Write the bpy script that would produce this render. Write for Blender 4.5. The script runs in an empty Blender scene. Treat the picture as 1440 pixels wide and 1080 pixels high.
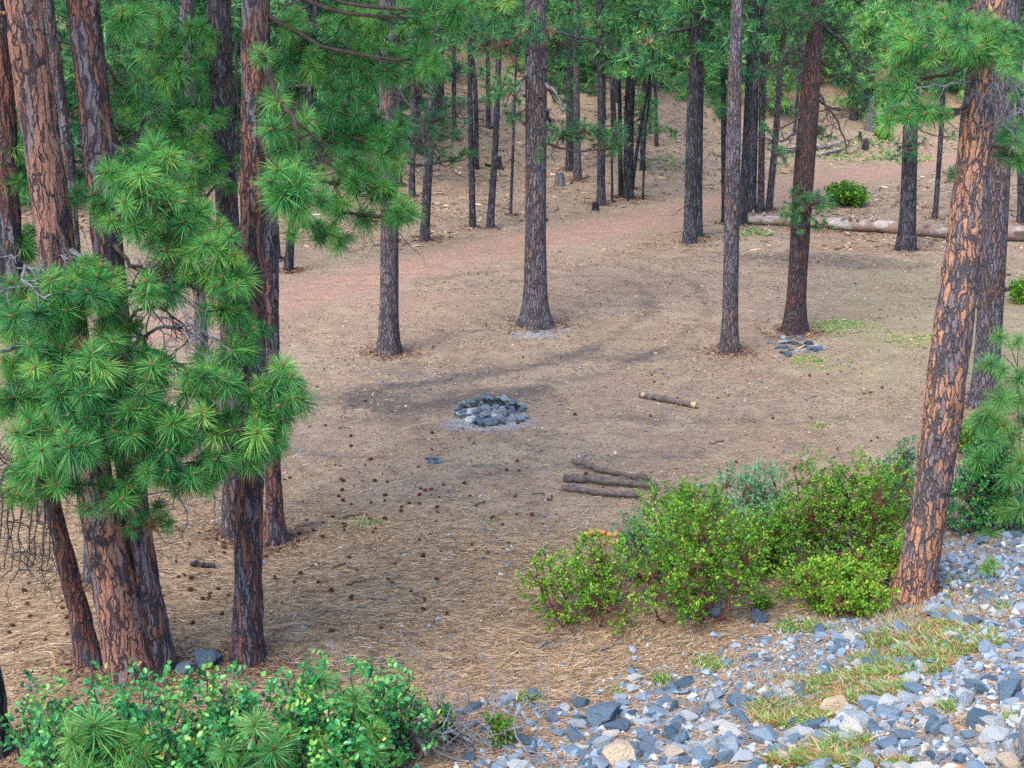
import bpy, bmesh, math, random
import numpy as np
from mathutils import Vector, Matrix, Euler
R = math.radians
scene = bpy.context.scene
COL = scene.collection

# ------------------------------------------------------------------ camera, sky, sun, exposure
CAM = np.array([0.0, 0.0, 7.5]); PITCH = R(16.0); FPX = 1978.0
cd = bpy.data.cameras.new('camera'); cam = bpy.data.objects.new('camera', cd); COL.objects.link(cam)
cd.sensor_width = 36; cd.lens = 36*FPX/1440; cd.clip_end = 1000; cd.clip_start = 0.1
cam.location = CAM; cam.rotation_euler = (math.pi/2-PITCH, 0, 0)
scene.camera = cam
SUN_EL, SUN_AZ = R(52), R(215)      # azimuth clockwise from +Y (north); sun stands behind and left of the camera
w = bpy.data.worlds.new('World'); scene.world = w; w.use_nodes = True
nt = w.node_tree; bg = nt.nodes['Background']
sky = nt.nodes.new('ShaderNodeTexSky'); sky.sky_type = 'NISHITA'; sky.sun_disc = False
sky.sun_elevation = SUN_EL; sky.sun_rotation = SUN_AZ; sky.dust_density = 1.2; sky.air_density = 1.0
nt.links.new(sky.outputs[0], bg.inputs[0]); bg.inputs[1].default_value = 0.14
sl = bpy.data.lights.new('sun', 'SUN'); sl.energy = 1.0; sl.angle = R(36); sl.color = (1.0, 0.96, 0.91)
so = bpy.data.objects.new('sun', sl); COL.objects.link(so)
sd = Vector((math.sin(SUN_AZ)*math.cos(SUN_EL), math.cos(SUN_AZ)*math.cos(SUN_EL), math.sin(SUN_EL)))
so.rotation_euler = sd.to_track_quat('Z', 'Y').to_euler(); so.location = (0, 0, 40)
scene.view_settings.view_transform = 'Standard'; scene.view_settings.look = 'None'
scene.view_settings.gamma = 1; scene.view_settings.exposure = 1.98
cy = scene.cycles
cy.max_bounces = 6; cy.diffuse_bounces = 3; cy.glossy_bounces = 1; cy.transmission_bounces = 2; cy.transparent_max_bounces = 4
cy.use_denoising = False

# ------------------------------------------------------------------ noise, terrain, rays
def _hash(ix, iy, seed):
    n = (ix.astype(np.int64)*374761393 + iy.astype(np.int64)*668265263 + seed*982451653) & 0x7fffffff
    n = ((n ^ (n >> 13))*1274126177) & 0x7fffffff
    return ((n ^ (n >> 16)) & 0xffff)/65535.0
def vn(x, y, seed=0):
    x = np.asarray(x, float); y = np.asarray(y, float)
    ix = np.floor(x); iy = np.floor(y); fx = x-ix; fy = y-iy
    fx = fx*fx*(3-2*fx); fy = fy*fy*(3-2*fy)
    a = _hash(ix, iy, seed); b = _hash(ix+1, iy, seed); c = _hash(ix, iy+1, seed); d = _hash(ix+1, iy+1, seed)
    return (a*(1-fx)+b*fx)*(1-fy)+(c*(1-fx)+d*fx)*fy
def fbm(x, y, seed=0, o=4):
    s = 0; a = .5; t = 0
    for k in range(o):
        s = s+a*vn(x*2**k, y*2**k, seed+k*17); t += a; a *= .55
    return s/t
def ss(a, b, x):
    t = np.clip((x-a)/(b-a), 0, 1); return t*t*(3-2*t)
def emb_d(x, y): return (x+0.75)*0.65-(y-12.3)*0.76
def terrain(x, y):
    x = np.asarray(x, float); y = np.asarray(y, float)
    d = emb_d(x, y)+0.6*(fbm(x/2.5, y/2.5, 5)-.5)
    s = np.where(d > 0.6, d-0.3, np.where(d > 0, d*d/1.2, 0))
    e = 0.3*s+0.105*np.maximum(0, s-4.5)**2
    e = np.where(e > 5.5, 5.5+0.4*np.tanh((e-5.5)/0.4), e)
    r = (x+5.8)*-0.764+(y-33.8)*0.645
    hill = 0.16*np.maximum(0, r-5)*ss(5, 14, r)+0.26*np.maximum(0, y-64)*ss(64, 80, y)
    hill = hill+ss(3, 5, r)*0.25
    hill = np.where(hill > 18, 18+10*np.tanh((hill-18)/10), hill)
    b = 0.22*(fbm(x/6, y/6, 1)-.5)+0.07*(fbm(x/0.9, y/0.9, 2)-.5)+0.025*(vn(x/0.22, y/0.22, 3)-.5)
    b = b+(.06*(fbm(x/.9+y*.3, y/.3, 14)-.5)+.03*(vn(x/.4, y/.16, 15)-.5))*(1-ss(16, 22, y))
    b = b+ss(4, 20, r)*1.2*(fbm(x/9, y/9, 9)-.5)
    return e+hill+b
CP, SP = math.cos(PITCH), math.sin(PITCH)
def ray(px, py):
    a = (px-720)/FPX; b = (540-py)/FPX
    return np.array([a, CP+b*SP, -SP+b*CP])
_t = np.concatenate([np.arange(4, 60, .03), np.arange(60, 200, .15)])
def G(px, py):
    v = ray(px, py); P = CAM[None]+v[None]*_t[:, None]
    k = np.argmax(P[:, 2] < terrain(P[:, 0], P[:, 1]))
    if k == 0: k = len(_t)-1
    p = P[k]; return np.array([p[0], p[1], float(terrain(p[0], p[1]))])
def PY(px, py, Y):
    v = ray(px, py); t = Y/v[1]; return CAM+v*t
def depth(p): return (p[1]-CAM[1])*CP-(p[2]-CAM[2])*SP
def project(P):
    P = np.asarray(P); dz = P[..., 2]-CAM[2]; dp = P[..., 1]*CP-dz*SP; up = P[..., 1]*SP+dz*CP
    return 720+FPX*P[..., 0]/dp, 540-FPX*up/dp, dp

def where(px, py, marks):
    m = min(marks, key=lambda q: ((px-q[0])**2+((py-q[1])*1.6)**2)); dx, dy = px-m[0], py-m[1]; n = math.hypot(dx, dy); far = 'just ' if n < 45 else ('well ' if n > 110 else '')
    if abs(dx) > 2.2*abs(dy): s = 'right of' if dx > 0 else 'left of'
    elif abs(dy) > 1.2*abs(dx): s = 'in front of' if dy > 0 else 'behind'
    else: s = ('in front and ' if dy > 0 else 'behind and ')+('right of' if dx > 0 else 'left of')
    return far+s+' '+m[2]
# ------------------------------------------------------------------ mesh building
class MB:
    def __init__(s): s.V = []; s.T = []; s.Q = []; s.TA = []; s.QA = []; s.TM = []; s.QM = []; s.n = 0
    def add(s, V, T=None, Q=None, a=0.5, m=0):
        V = np.asarray(V, float).reshape(-1, 3)
        for F, L, A, M in ((T, s.T, s.TA, s.TM), (Q, s.Q, s.QA, s.QM)):
            if F is None or len(F) == 0: continue
            F = np.asarray(F, np.int64); L.append(F+s.n)
            A.append(np.broadcast_to(np.asarray(a, float), (len(F),)).copy() if np.ndim(a) == 0 or len(a) == len(F) else np.resize(a, len(F)))
            M.append(np.full(len(F), m))
        s.V.append(V); s.n += len(V)
    def mesh(s, name, mats, smooth=True):
        V = np.concatenate(s.V); me = bpy.data.meshes.new(name)
        T = np.concatenate(s.T) if s.T else np.zeros((0, 3), int); Q = np.concatenate(s.Q) if s.Q else np.zeros((0, 4), int)
        me.vertices.add(len(V)); me.vertices.foreach_set('co', V.astype(np.float32).ravel())
        nl = len(T)*3+len(Q)*4; me.loops.add(nl); me.polygons.add(len(T)+len(Q))
        me.loops.foreach_set('vertex_index', np.concatenate([T.ravel(), Q.ravel()]).astype(np.int32))
        ls = np.concatenate([np.arange(len(T))*3, len(T)*3+np.arange(len(Q))*4]).astype(np.int32)
        me.polygons.foreach_set('loop_start', ls)
        A = np.concatenate((s.TA+s.QA)) if (s.TA or s.QA) else np.zeros(0)
        M = np.concatenate((s.TM+s.QM))
        me.polygons.foreach_set('material_index', M.astype(np.int32))
        me.polygons.foreach_set('use_smooth', np.full(len(M), smooth))
        at = me.attributes.new('v', 'FLOAT', 'FACE'); at.data.foreach_set('value', A.astype(np.float32))
        me.update(calc_edges=True)
        for m in (mats if isinstance(mats, (list, tuple)) else [mats]): me.materials.append(m)
        return me
    def build(s, name, mats, parent=None, loc=None, smooth=True):
        return link(name, s.mesh(name, mats, smooth), parent, loc)
def link(name, me, parent=None, loc=None, rot=None, sc=None):
    o = bpy.data.objects.new(name, me); COL.objects.link(o)
    if parent is not None: o.parent = parent
    if loc is not None: o.location = loc
    if rot is not None: o.rotation_euler = rot
    if sc is not None: o.scale = (sc,)*3 if np.ndim(sc) == 0 else sc
    return o
def tag(o, label=None, cat=None, group=None, kind=None):
    if label: o['label'] = label
    if cat: o['category'] = cat
    if group: o['group'] = group
    if kind: o['kind'] = kind
    return o
def empty(name, loc, label, cat, group=None):
    o = link(name, None, None, loc); o.empty_display_size = .3; return tag(o, label, cat, group)
def frames(P):
    P = np.asarray(P, float); T = np.gradient(P, axis=0); T /= np.linalg.norm(T, axis=1)[:, None]+1e-9
    ref = np.array([0, 1., 0]) if abs(T[:, 1]).mean() < .8 else np.array([1., 0, 0])
    A = np.cross(T, ref); A /= np.linalg.norm(A, axis=1)[:, None]+1e-9; B = np.cross(T, A); return A, B
def tube(mb, P, r, n=6, a=0.5, m=0, cap=True):
    P = np.asarray(P, float); k = len(P); r = np.broadcast_to(r, (k,)); A, B = frames(P)
    th = np.arange(n)/n*2*np.pi
    V = P[:, None]+(A[:, None]*np.cos(th)[None, :, None]+B[:, None]*np.sin(th)[None, :, None])*r[:, None, None]
    i = np.arange(k-1)[:, None]*n; j = np.arange(n)[None]; j2 = (j+1) % n
    Q = np.stack([i+j, i+n+j, i+n+j2, i+j2], -1).reshape(-1, 4)
    V = V.reshape(-1, 3); T = None
    if cap:
        V = np.concatenate([V, P[:1], P[-1:]]); j = np.arange(n); j2 = (j+1) % n
        T = np.concatenate([np.stack([j, j2, np.full(n, k*n)], 1), np.stack([(k-1)*n+j2, (k-1)*n+j, np.full(n, k*n+1)], 1)])
    mb.add(V, T, Q, a, m)
def spline(P, n):
    P = np.asarray(P, float); t = np.linspace(0, 1, len(P)); u = np.linspace(0, 1, n)
    if len(P) < 3: return np.stack([np.interp(u, t, P[:, c]) for c in range(3)], 1)
    E = np.concatenate([[2*P[0]-P[1]], P, [2*P[-1]-P[-2]]]); x = u*(len(P)-1); i = np.minimum(x.astype(int), len(P)-2); f = (x-i)[:, None]
    a, b, c, d = E[i], E[i+1], E[i+2], E[i+3]
    return .5*((2*b)+(-a+c)*f+(2*a-5*b+4*c-d)*f**2+(-a+3*b-3*c+d)*f**3)

# ------------------------------------------------------------------ materials
class NT:
    def __init__(s, name):
        s.m = bpy.data.materials.new(name); s.m.use_nodes = True; s.t = s.m.node_tree; s.t.nodes.clear()
        s.out = s.n('ShaderNodeOutputMaterial'); s.b = s.n('ShaderNodeBsdfPrincipled'); s.t.links.new(s.b.outputs[0], s.out.inputs[0])
    def n(s, ty, **k):
        x = s.t.nodes.new(ty)
        for a, b in k.items(): setattr(x, a, b)
        return x
    def l(s, a, b): s.t.links.new(a, b)
    def val(s, inp, v):
        if isinstance(v, (int, float)): inp.default_value = v
        elif isinstance(v, (tuple, list)): inp.default_value = tuple(v) if len(v) != 3 or len(inp.default_value) == 3 else (*v, 1)
        else: s.l(v, inp)
    def math(s, op, a, b=0.0, c=None, clamp=False):
        x = s.n('ShaderNodeMath', operation=op, use_clamp=clamp); s.val(x.inputs[0], a); s.val(x.inputs[1], b)
        if c is not None: s.val(x.inputs[2], c)
        return x.outputs[0]
    def vmath(s, op, a, b):
        x = s.n('ShaderNodeVectorMath', operation=op); s.val(x.inputs[0], a)
        if op == 'SCALE': s.val(x.inputs[3], b)
        else: s.val(x.inputs[1], b)
        return x.outputs[0]
    def mix(s, f, a, b, blend='MIX'):
        x = s.n('ShaderNodeMix', data_type='RGBA', blend_type=blend); s.val(x.inputs[0], f); s.val(x.inputs[6], a); s.val(x.inputs[7], b); return x.outputs[2]
    def ramp(s, f, st, interp='LINEAR'):
        x = s.n('ShaderNodeValToRGB'); cr = x.color_ramp; cr.interpolation = interp
        while len(cr.elements) < len(st): cr.elements.new(.5)
        for e, (p, c) in zip(cr.elements, st): e.position = p; e.color = (*c, 1) if np.ndim(c) else (c, c, c, 1)
        s.l(f, x.inputs[0]); return x.outputs[0]
    def noise(s, vec, sc, det=3, rough=.55, dist=0):
        x = s.n('ShaderNodeTexNoise'); s.l(vec, x.inputs['Vector']); x.inputs['Scale'].default_value = sc
        x.inputs['Detail'].default_value = det; x.inputs['Roughness'].default_value = rough; x.inputs['Distortion'].default_value = dist; return x
    def voro(s, vec, sc, feature='F1'):
        x = s.n('ShaderNodeTexVoronoi', feature=feature); s.l(vec, x.inputs['Vector']); x.inputs['Scale'].default_value = sc; return x
    def bump(s, h, st, dist):
        x = s.n('ShaderNodeBump'); x.inputs['Strength'].default_value = st; x.inputs['Distance'].default_value = dist; s.l(h, x.inputs['Height']); s.l(x.outputs[0], s.b.inputs['Normal']); return x
    def base(s, c, rough=.9, spec=.2):
        s.val(s.b.inputs['Base Color'], c); s.val(s.b.inputs['Roughness'], rough); s.b.inputs['Specular IOR Level'].default_value = spec
    def attr(s, name): return s.n('ShaderNodeAttribute', attribute_name=name)

def bark_mat(name, p1, p2, fur, grey, gamt, cell=9.0, zf=.24, lo=.03, hi=.13):
    s = NT(name); tc = s.n('ShaderNodeTexCoord'); oi = s.n('ShaderNodeObjectInfo')
    off = s.vmath('SCALE', (37., 91., 53.), oi.outputs['Random']) ; v0 = s.vmath('ADD', s.vmath('SCALE', tc.outputs['Object'], s.math('ADD', s.math('MULTIPLY', oi.outputs['Random'], .35), .85)), off)
    nw = s.noise(v0, 3.2, 3, .6); wv = s.vmath('SCALE', s.vmath('SUBTRACT', nw.outputs['Color'], (.5, .5, .5)), .17)
    v = s.vmath('ADD', v0, wv); v = s.vmath('MULTIPLY', v, (1, 1, zf))
    nf = s.noise(v, 30, 3, .6); v = s.vmath('ADD', v, s.vmath('SCALE', s.vmath('SUBTRACT', nf.outputs['Color'], (.5, .5, .5)), .035))
    brk = s.noise(v0, 5.5, 3, .6); ed = s.voro(v, cell, 'DISTANCE_TO_EDGE').outputs['Distance']; ed = s.math('ADD', ed, s.math('MULTIPLY', s.math('SUBTRACT', brk.outputs[0], .47), .22)); stk = s.noise(s.vmath('MULTIPLY', s.vmath('ADD', v0, wv), (1, 1, .07)), cell*1.15, 2, .5); c = s.voro(v, cell)
    e2 = s.voro(v, cell*2.7, 'DISTANCE_TO_EDGE')
    m1 = s.math('MULTIPLY', s.ramp(ed, [(lo, 0.), (hi, 1.)]), s.ramp(stk.outputs[0], [(.36, .12), (.43, 1.)])); m2 = s.ramp(e2.outputs['Distance'], [(0.0, 0.35), (.10, 1.)])
    big = s.noise(s.vmath('MULTIPLY', v0, (1, 1, .35)), 2.2, 4, .65)
    fine = s.noise(s.vmath('MULTIPLY', v0, (1, 1, .35)), 60, 3, .65)
    pc = s.mix(s.math('MULTIPLY', c.outputs['Color'], 1.0), p1, p2)
    pc = s.mix(s.ramp(fine.outputs[0], [(.35, 0.), (.65, .6)]), pc, tuple(x*.55 for x in p1))
    g = s.math('ADD', s.math('MULTIPLY', c.outputs['Color'], .5), s.math('MULTIPLY', big.outputs[0], 1.1))
    gm = s.ramp(g, [(1.0-gamt*.5, 0.), (1.1-gamt*.5, 1.)])
    pc = s.mix(gm, pc, grey)
    pc = s.mix(m2, s.mix(.6, pc, fur), pc)
    col = s.mix(m1, fur, pc); s.base(col, .92, .15)
    h = s.math('ADD', s.math('MULTIPLY', m1, 1.0), s.math('MULTIPLY', m2, .3)); h = s.math('ADD', h, s.math('MULTIPLY', fine.outputs[0], .35))
    s.bump(h, 1.0, .022); return s.m
ORG = bark_mat('bark_orange', (.46, .22, .15), (.35, .175, .125), (.045, .04, .05), (.24, .17, .16), .30, 15, .13, .015, .085)
ORG2 = bark_mat('bark_orange_plates', (.60, .29, .165), (.48, .235, .145), (.07, .06, .065), (.20, .155, .155), .40, 17, .22, .02, .13)
RED = bark_mat('bark_red', (.31, .13, .09), (.23, .10, .075), (.04, .036, .045), (.17, .14, .155), .42, 18, .085, .02, .14)
RBR = bark_mat('bark_red_brown', (.19, .085, .06), (.145, .072, .055), (.04, .034, .038), (.13, .10, .10), .4, 21, .17, .02, .18)
MID = bark_mat('bark_mid', (.24, .14, .11), (.19, .125, .105), (.05, .045, .05), (.19, .165, .175), .6, 20, .17, .02, .18)
DRK = bark_mat('bark_dark', (.085, .07, .068), (.07, .06, .064), (.025, .025, .03), (.12, .11, .125), .6, 18, .17, .02, .16)
BLK = bark_mat('bark_charred', (.045, .04, .043), (.036, .034, .038), (.015, .015, .018), (.08, .08, .09), .6, 16, .2)

def leafy(name, ramp, hue=.5, tr=.25, rough=.45, spec=.35, dk=.3):
    s = NT(name); a = s.attr('v'); x = s.math('MULTIPLY', a.outputs['Fac'], .25)
    tc = s.n('ShaderNodeTexCoord'); oi = s.n('ShaderNodeObjectInfo')
    n = s.noise(tc.outputs['Object'], 1.6, 2)
    c = s.ramp(x, ramp)
    c = s.mix(s.ramp(n.outputs[0], [(.35, 0.), (.65, .35)]), c, s.mix(1., c, (1.35, 1.1, .6), 'MULTIPLY'))
    c = s.mix(s.math('MULTIPLY', oi.outputs['Random'], dk), c, s.mix(1., c, (.5, .62, .85), 'MULTIPLY'))
    s.base(c, rough, spec)
    t = s.n('ShaderNodeBsdfTranslucent'); s.l(c, t.inputs[0]); mx = s.n('ShaderNodeMixShader'); mx.inputs[0].default_value = tr
    s.l(s.b.outputs[0], mx.inputs[1]); s.l(t.outputs[0], mx.inputs[2]); s.l(mx.outputs[0], s.out.inputs[0]); return s.m
# face value v: 0..1 living needle, 2 bud, 3 dead needle
BUD, DEAD = (.36, .18, .09), (.33, .20, .10)
NEED = leafy('pine_needles', [(0, (.022, .13, .05)), (.10, (.08, .33, .085)), (.19, (.18, .49, .10)), (.25, (.36, .54, .13)), (.4, BUD), (.6, BUD), (.7, DEAD), (1, DEAD)], tr=.3)
NEEDF = leafy('pine_needles_far', [(0, (.035, .17, .07)), (.12, (.07, .27, .085)), (.2, (.15, .38, .09)), (.25, (.28, .42, .11)), (.4, BUD), (.6, BUD), (.7, DEAD), (1, DEAD)], tr=.3, dk=.85)
NEEDY = leafy('young_pine_needles', [(0, (.08, .27, .09)), (.12, (.16, .44, .11)), (.2, (.25, .54, .12)), (.25, (.42, .56, .2)), (.4, BUD), (.6, BUD), (.7, DEAD), (1, DEAD)], tr=.3)
LEAF = leafy('manzanita_leaves', [(0, (.035, .12, .015)), (.1, (.10, .27, .02)), (.2, (.21, .42, .03)), (.25, (.33, .5, .05)), (.4, (.65, .5, .08)), (.6, (.65, .5, .1)), (.75, (.32, .07, .03)), (1, (.32, .07, .03))], tr=.25, rough=.45)
LEAFG = leafy('grey_green_leaves', [(0, (.06, .18, .08)), (.12, (.11, .28, .12)), (.25, (.2, .38, .2)), (.4, (.5, .45, .1)), (1, (.3, .2, .08))], tr=.2, rough=.5)
LEAFB = leafy('glossy_shrub_leaves', [(0, (.015, .12, .05)), (.12, (.04, .27, .08)), (.2, (.11, .40, .09)), (.25, (.28, .52, .11)), (.4, (.6, .6, .1)), (.6, (.6, .55, .1)), (.75, (.45, .2, .06)), (1, (.45, .2, .06))], tr=.25, rough=.3, spec=.5)
GRS = leafy('low_plants', [(0, (.08, .2, .04)), (.15, (.2, .38, .08)), (.25, (.36, .5, .14)), (.4, (.5, .22, .1)), (.6, (.55, .2, .1)), (.75, (.55, .45, .28)), (1, (.55, .45, .28))], tr=.25)

def wood(name, c1, c2, sc=8, bump=.01, zf=.3):
    s = NT(name); tc = s.n('ShaderNodeTexCoord'); a = s.noise(s.vmath('MULTIPLY', tc.outputs['Object'], (1, 1, zf)), sc, 5, .65); b = s.noise(tc.outputs['Object'], sc*6, 3, .6)
    c = s.mix(s.ramp(a.outputs[0], [(.35, 0.), (.65, 1.)]), c1, c2); c = s.mix(s.ramp(b.outputs[0], [(.4, 0.), (.7, .5)]), c, tuple(x*.4 for x in c1)); s.base(c, .9, .15)
    s.bump(s.math('ADD', a.outputs[0], b.outputs[0]), 1, bump); return s.m
TWIG = wood('live_branch_bark', (.06, .045, .04), (.13, .09, .07), 14)
TWGR = wood('dead_grey_twig', (.16, .15, .155), (.33, .32, .33), 12)
TWDK = wood('dead_dark_twig', (.045, .04, .04), (.1, .085, .085), 12)
STEM = wood('red_brown_stem', (.16, .05, .035), (.24, .12, .09), 16)
LOGB = wood('dead_log_bark', (.085, .068, .062), (.22, .165, .14), 9, .02, .8)
LOGC = wood('cut_wood', (.5, .34, .2), (.62, .42, .24), 8, .004)
LOGO = wood('rotten_orange_wood', (.55, .24, .07), (.66, .38, .14), 9, .01)
STMP = wood('grey_stump', (.09, .085, .085), (.2, .18, .17), 7, .02)
CHAR = wood('charcoal', (.02, .02, .022), (.07, .07, .075), 9, .01)
CONE = wood('cone_scales', (.09, .032, .022), (.15, .06, .035), 30, .004)
def biglog():
    s = NT('weathered_log'); tc = s.n('ShaderNodeTexCoord'); v = tc.outputs['Object']
    a = s.noise(s.vmath('MULTIPLY', v, (.25, 1, 1)), 4, 5, .65); b = s.noise(v, 1.6, 4, .6); f = s.noise(s.vmath('MULTIPLY', v, (.15, 1, 1)), 25, 3, .6)
    c = s.mix(s.ramp(f.outputs[0], [(.35, 0.), (.65, 1.)]), (.27, .22, .19), (.46, .41, .37))
    c = s.mix(s.ramp(b.outputs[0], [(.46, 0.), (.56, .85)]), c, (.22, .135, .10)); c = s.mix(s.ramp(a.outputs[0], [(.54, 0.), (.64, .9)]), c, (.08, .065, .06))
    s.base(c, .9, .1); s.bump(s.math('ADD', a.outputs[0], f.outputs[0]), 1, .03); return s.m
LOGW = biglog()
def rock_mat(name, src, tint=None):
    s = NT(name); tc = s.n('ShaderNodeTexCoord'); v = tc.outputs['Object']
    x = s.n('ShaderNodeObjectInfo').outputs['Random'] if src == 'obj' else s.attr('v').outputs['Fac']
    n = s.noise(v, 7, 5, .6); n2 = s.noise(v, 15 if src == 'obj' else 60, 3, .6); n3 = s.noise(v, 2.2, 3, .5)
    f = s.math('ADD', x, s.math('MULTIPLY', s.math('SUBTRACT', n.outputs[0], .5), .35))
    c = s.ramp(f, tint or [(0, (.055, .085, .125)), (.3, (.12, .18, .245)), (.55, (.24, .31, .38)), (.72, (.38, .41, .43)), (.86, (.54, .50, .43)), (.97, (.6, .5, .37)), (1, (.45, .22, .11))])
    c = s.mix(s.ramp(n2.outputs[0], [(.35, 0.), (.75, .3)]), c, s.mix(1., c, (.5, .5, .52), 'MULTIPLY'))
    s.base(c, .8, .3); s.bump(s.math('ADD', n.outputs[0], s.math('MULTIPLY', n2.outputs[0], .3)), .6, .02 if src != 'obj' else .15); return s.m
ROCK = rock_mat('broken_rock', 'obj'); ROCKS = rock_mat('small_broken_rock', 'v')
RDRK = rock_mat('soot_dark_rock', 'obj', [(0, (.05, .06, .075)), (.4, (.12, .145, .17)), (.7, (.22, .26, .30)), (1, (.36, .37, .38))])
RSLT = rock_mat('slate_blue_rock', 'obj', [(0, (.06, .10, .135)), (.5, (.105, .16, .205)), (1, (.16, .21, .26))])
RGRY = rock_mat('lichen_grey_rock', 'obj', [(0, (.16, .165, .17)), (1, (.3, .3, .3))])
RTAN = rock_mat('tan_rock', 'obj', [(0, (.5, .38, .25)), (1, (.62, .5, .36))])
RRST = rock_mat('rust_rock', 'obj', [(0, (.36, .16, .08)), (1, (.45, .24, .13))])
def litter_mat():
    s = NT('litter'); a = s.attr('v')
    c = s.ramp(a.outputs['Fac'], [(0, (.035, .028, .028)), (.15, (.10, .06, .045)), (.35, (.26, .14, .08)), (.6, (.42, .275, .155)), (.8, (.52, .385, .235)), (.92, (.6, .52, .42)), (1, (.62, .6, .58))]); s.base(c, .8, .2); return s.m
LIT = litter_mat()
def ground_mat():
    s = NT('forest_floor'); g = s.n('ShaderNodeNewGeometry'); v = g.outputs['Position']
    A = s.n('ShaderNodeSeparateColor'); s.l(s.attr('ma').outputs['Color'], A.inputs[0]); B = s.n('ShaderNodeSeparateColor'); s.l(s.attr('mb').outputs['Color'], B.inputs[0])
    n1 = s.noise(v, .35, 4, .6); n2 = s.noise(v, 2.2, 5, .65, .4); n3 = s.noise(v, 14, 4, .7); 
    warp = s.vmath('ADD', v, s.vmath('SCALE', s.vmath('SUBTRACT', s.noise(v, 3, 3, .6).outputs['Color'], (.5, .5, .5)), .5))
    st = s.noise(s.vmath('MULTIPLY', warp, (5, 26, 8)), 1.6, 4, .7); st2 = s.noise(s.vmath('MULTIPLY', warp, (22, 7, 8)), 1.6, 4, .7)
    fl = s.voro(v, 22); fl2 = s.voro(v, 55)
    c = s.mix(s.ramp(n1.outputs[0], [(.35, 0.), (.65, 1.)]), (.35, .232, .15), (.39, .28, .19))
    c = s.mix(s.ramp(n2.outputs[0], [(.46, 0.), (.70, .65)]), c, (.20, .145, .105))
    c = s.mix(s.ramp(n2.outputs[0], [(.25, .6), (.42, 0.)]), c, (.45, .33, .21))
    n0 = s.noise(v, .9, 4, .65); c = s.mix(s.ramp(n0.outputs[0], [(.44, 0.), (.66, .4)]), c, (.26, .18, .125)); c = s.mix(s.ramp(n0.outputs[0], [(.3, .5), (.46, 0.)]), c, (.43, .335, .21))
    ndl = s.mix(s.ramp(st.outputs[0], [(.38, 0.), (.62, 1.)]), (.20, .125, .075), (.44, .295, .17))
    ndl = s.mix(s.ramp(st2.outputs[0], [(.5, 0.), (.66, .7)]), ndl, (.54, .39, .24)); md = s.noise(s.vmath('MULTIPLY', warp, (.8, 2.8, 1)), 2.8, 4, .7); ndl = s.mix(s.ramp(md.outputs[0], [(.49, 0.), (.62, .85)]), ndl, (.13, .09, .06))
    def brk(m, lo=.3, hi=.7, k=.9):   # ragged edge for a mask
        x = s.math('ADD', m, s.math('MULTIPLY', s.math('SUBTRACT', n2.outputs[0], .5), k)); x = s.math('ADD', x, s.math('MULTIPLY', s.math('SUBTRACT', n3.outputs[0], .5), .5)); return s.ramp(x, [(lo, 0.), (hi, 1.)])
    c = s.mix(brk(B.outputs[0], .3, .8), c, ndl)
    rd = s.mix(s.ramp(n2.outputs[0], [(.35, 0.), (.65, 1.)]), (.35, .20, .14), (.42, .265, .19))
    c = s.mix(brk(A.outputs[0], .25, .75, .5), c, rd)
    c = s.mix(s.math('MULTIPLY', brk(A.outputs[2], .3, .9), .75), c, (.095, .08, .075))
    c = s.mix(s.math('MULTIPLY', brk(B.outputs[1], .35, .9), .7), c, (.30, .28, .13))
    c = s.mix(s.math('MULTIPLY', brk(A.outputs[1], .3, .9, .6), .9), c, (.36, .375, .40))
    c = s.mix(s.math('MULTIPLY', brk(B.outputs[2], .35, .8), .8), c, s.mix(s.ramp(n3.outputs[0], [(.4, 0.), (.6, 1.)]), (.2, .19, .19), (.38, .33, .27)))
    sp = s.ramp(fl.outputs['Distance'], [(.0, 1.), (.16, 1.), (.22, 0.)]); fc = s.ramp(fl.outputs['Color'], [(0, (.05, .04, .04)), (.4, (.16, .1, .07)), (.7, (.34, .22, .14)), (1, (.42, .33, .24))])
    c = s.mix(s.math('MULTIPLY', sp, .75), c, fc)
    c = s.mix(s.ramp(n3.outputs[0], [(.5, 0.), (.75, .55)]), c, s.mix(1., c, (.45, .42, .4), 'MULTIPLY'))
    c = s.mix(s.ramp(n3.outputs[0], [(.25, .4), (.45, 0.)]), c, s.mix(1., c, (1.45, 1.4, 1.35), 'MULTIPLY'))
    s.base(c, .95, .1)
    s.bump(s.math('ADD', s.math('ADD', n3.outputs[0], st.outputs[0]), s.math('MULTIPLY', n2.outputs[0], 2.0)), .9, .05); return s.m
GND = ground_mat()

# ------------------------------------------------------------------ ground sheet
def axis(lo, a, b, hi, d, f):
    m = np.arange(a, b, d); l = []; x = a; st = d
    while x > lo: st = min(st*f, 2.2); x -= st; l.append(x)
    r = []; x = m[-1]; st = d
    while x < hi: st = min(st*f, 2.2); x += st; r.append(x)
    return np.concatenate([l[::-1], m, r])
gx = axis(-110, -7, 13, 110, .11, 1.05); gy = axis(-12, 6.5, 34, 190, .11, 1.03)
XX, YY = np.meshgrid(gx, gy); ZZ = terrain(XX, YY)
road_px = [(250, 462), (390, 421), (560, 383), (740, 343), (900, 311), (1010, 287), (1150, 258), (1225, 243), (1300, 232), (1440, 216)]
ROADP = np.array([G(*p)[:2] for p in road_px])
def seg_dist(x, y, P):
    d = np.full(np.shape(x), 1e9)
    for a, b in zip(P[:-1], P[1:]):
        ab = b-a; t = np.clip(((x-a[0])*ab[0]+(y-a[1])*ab[1])/(ab@ab), 0, 1); d = np.minimum(d, np.hypot(x-a[0]-t*ab[0], y-a[1]-t*ab[1]))
    return d
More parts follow.
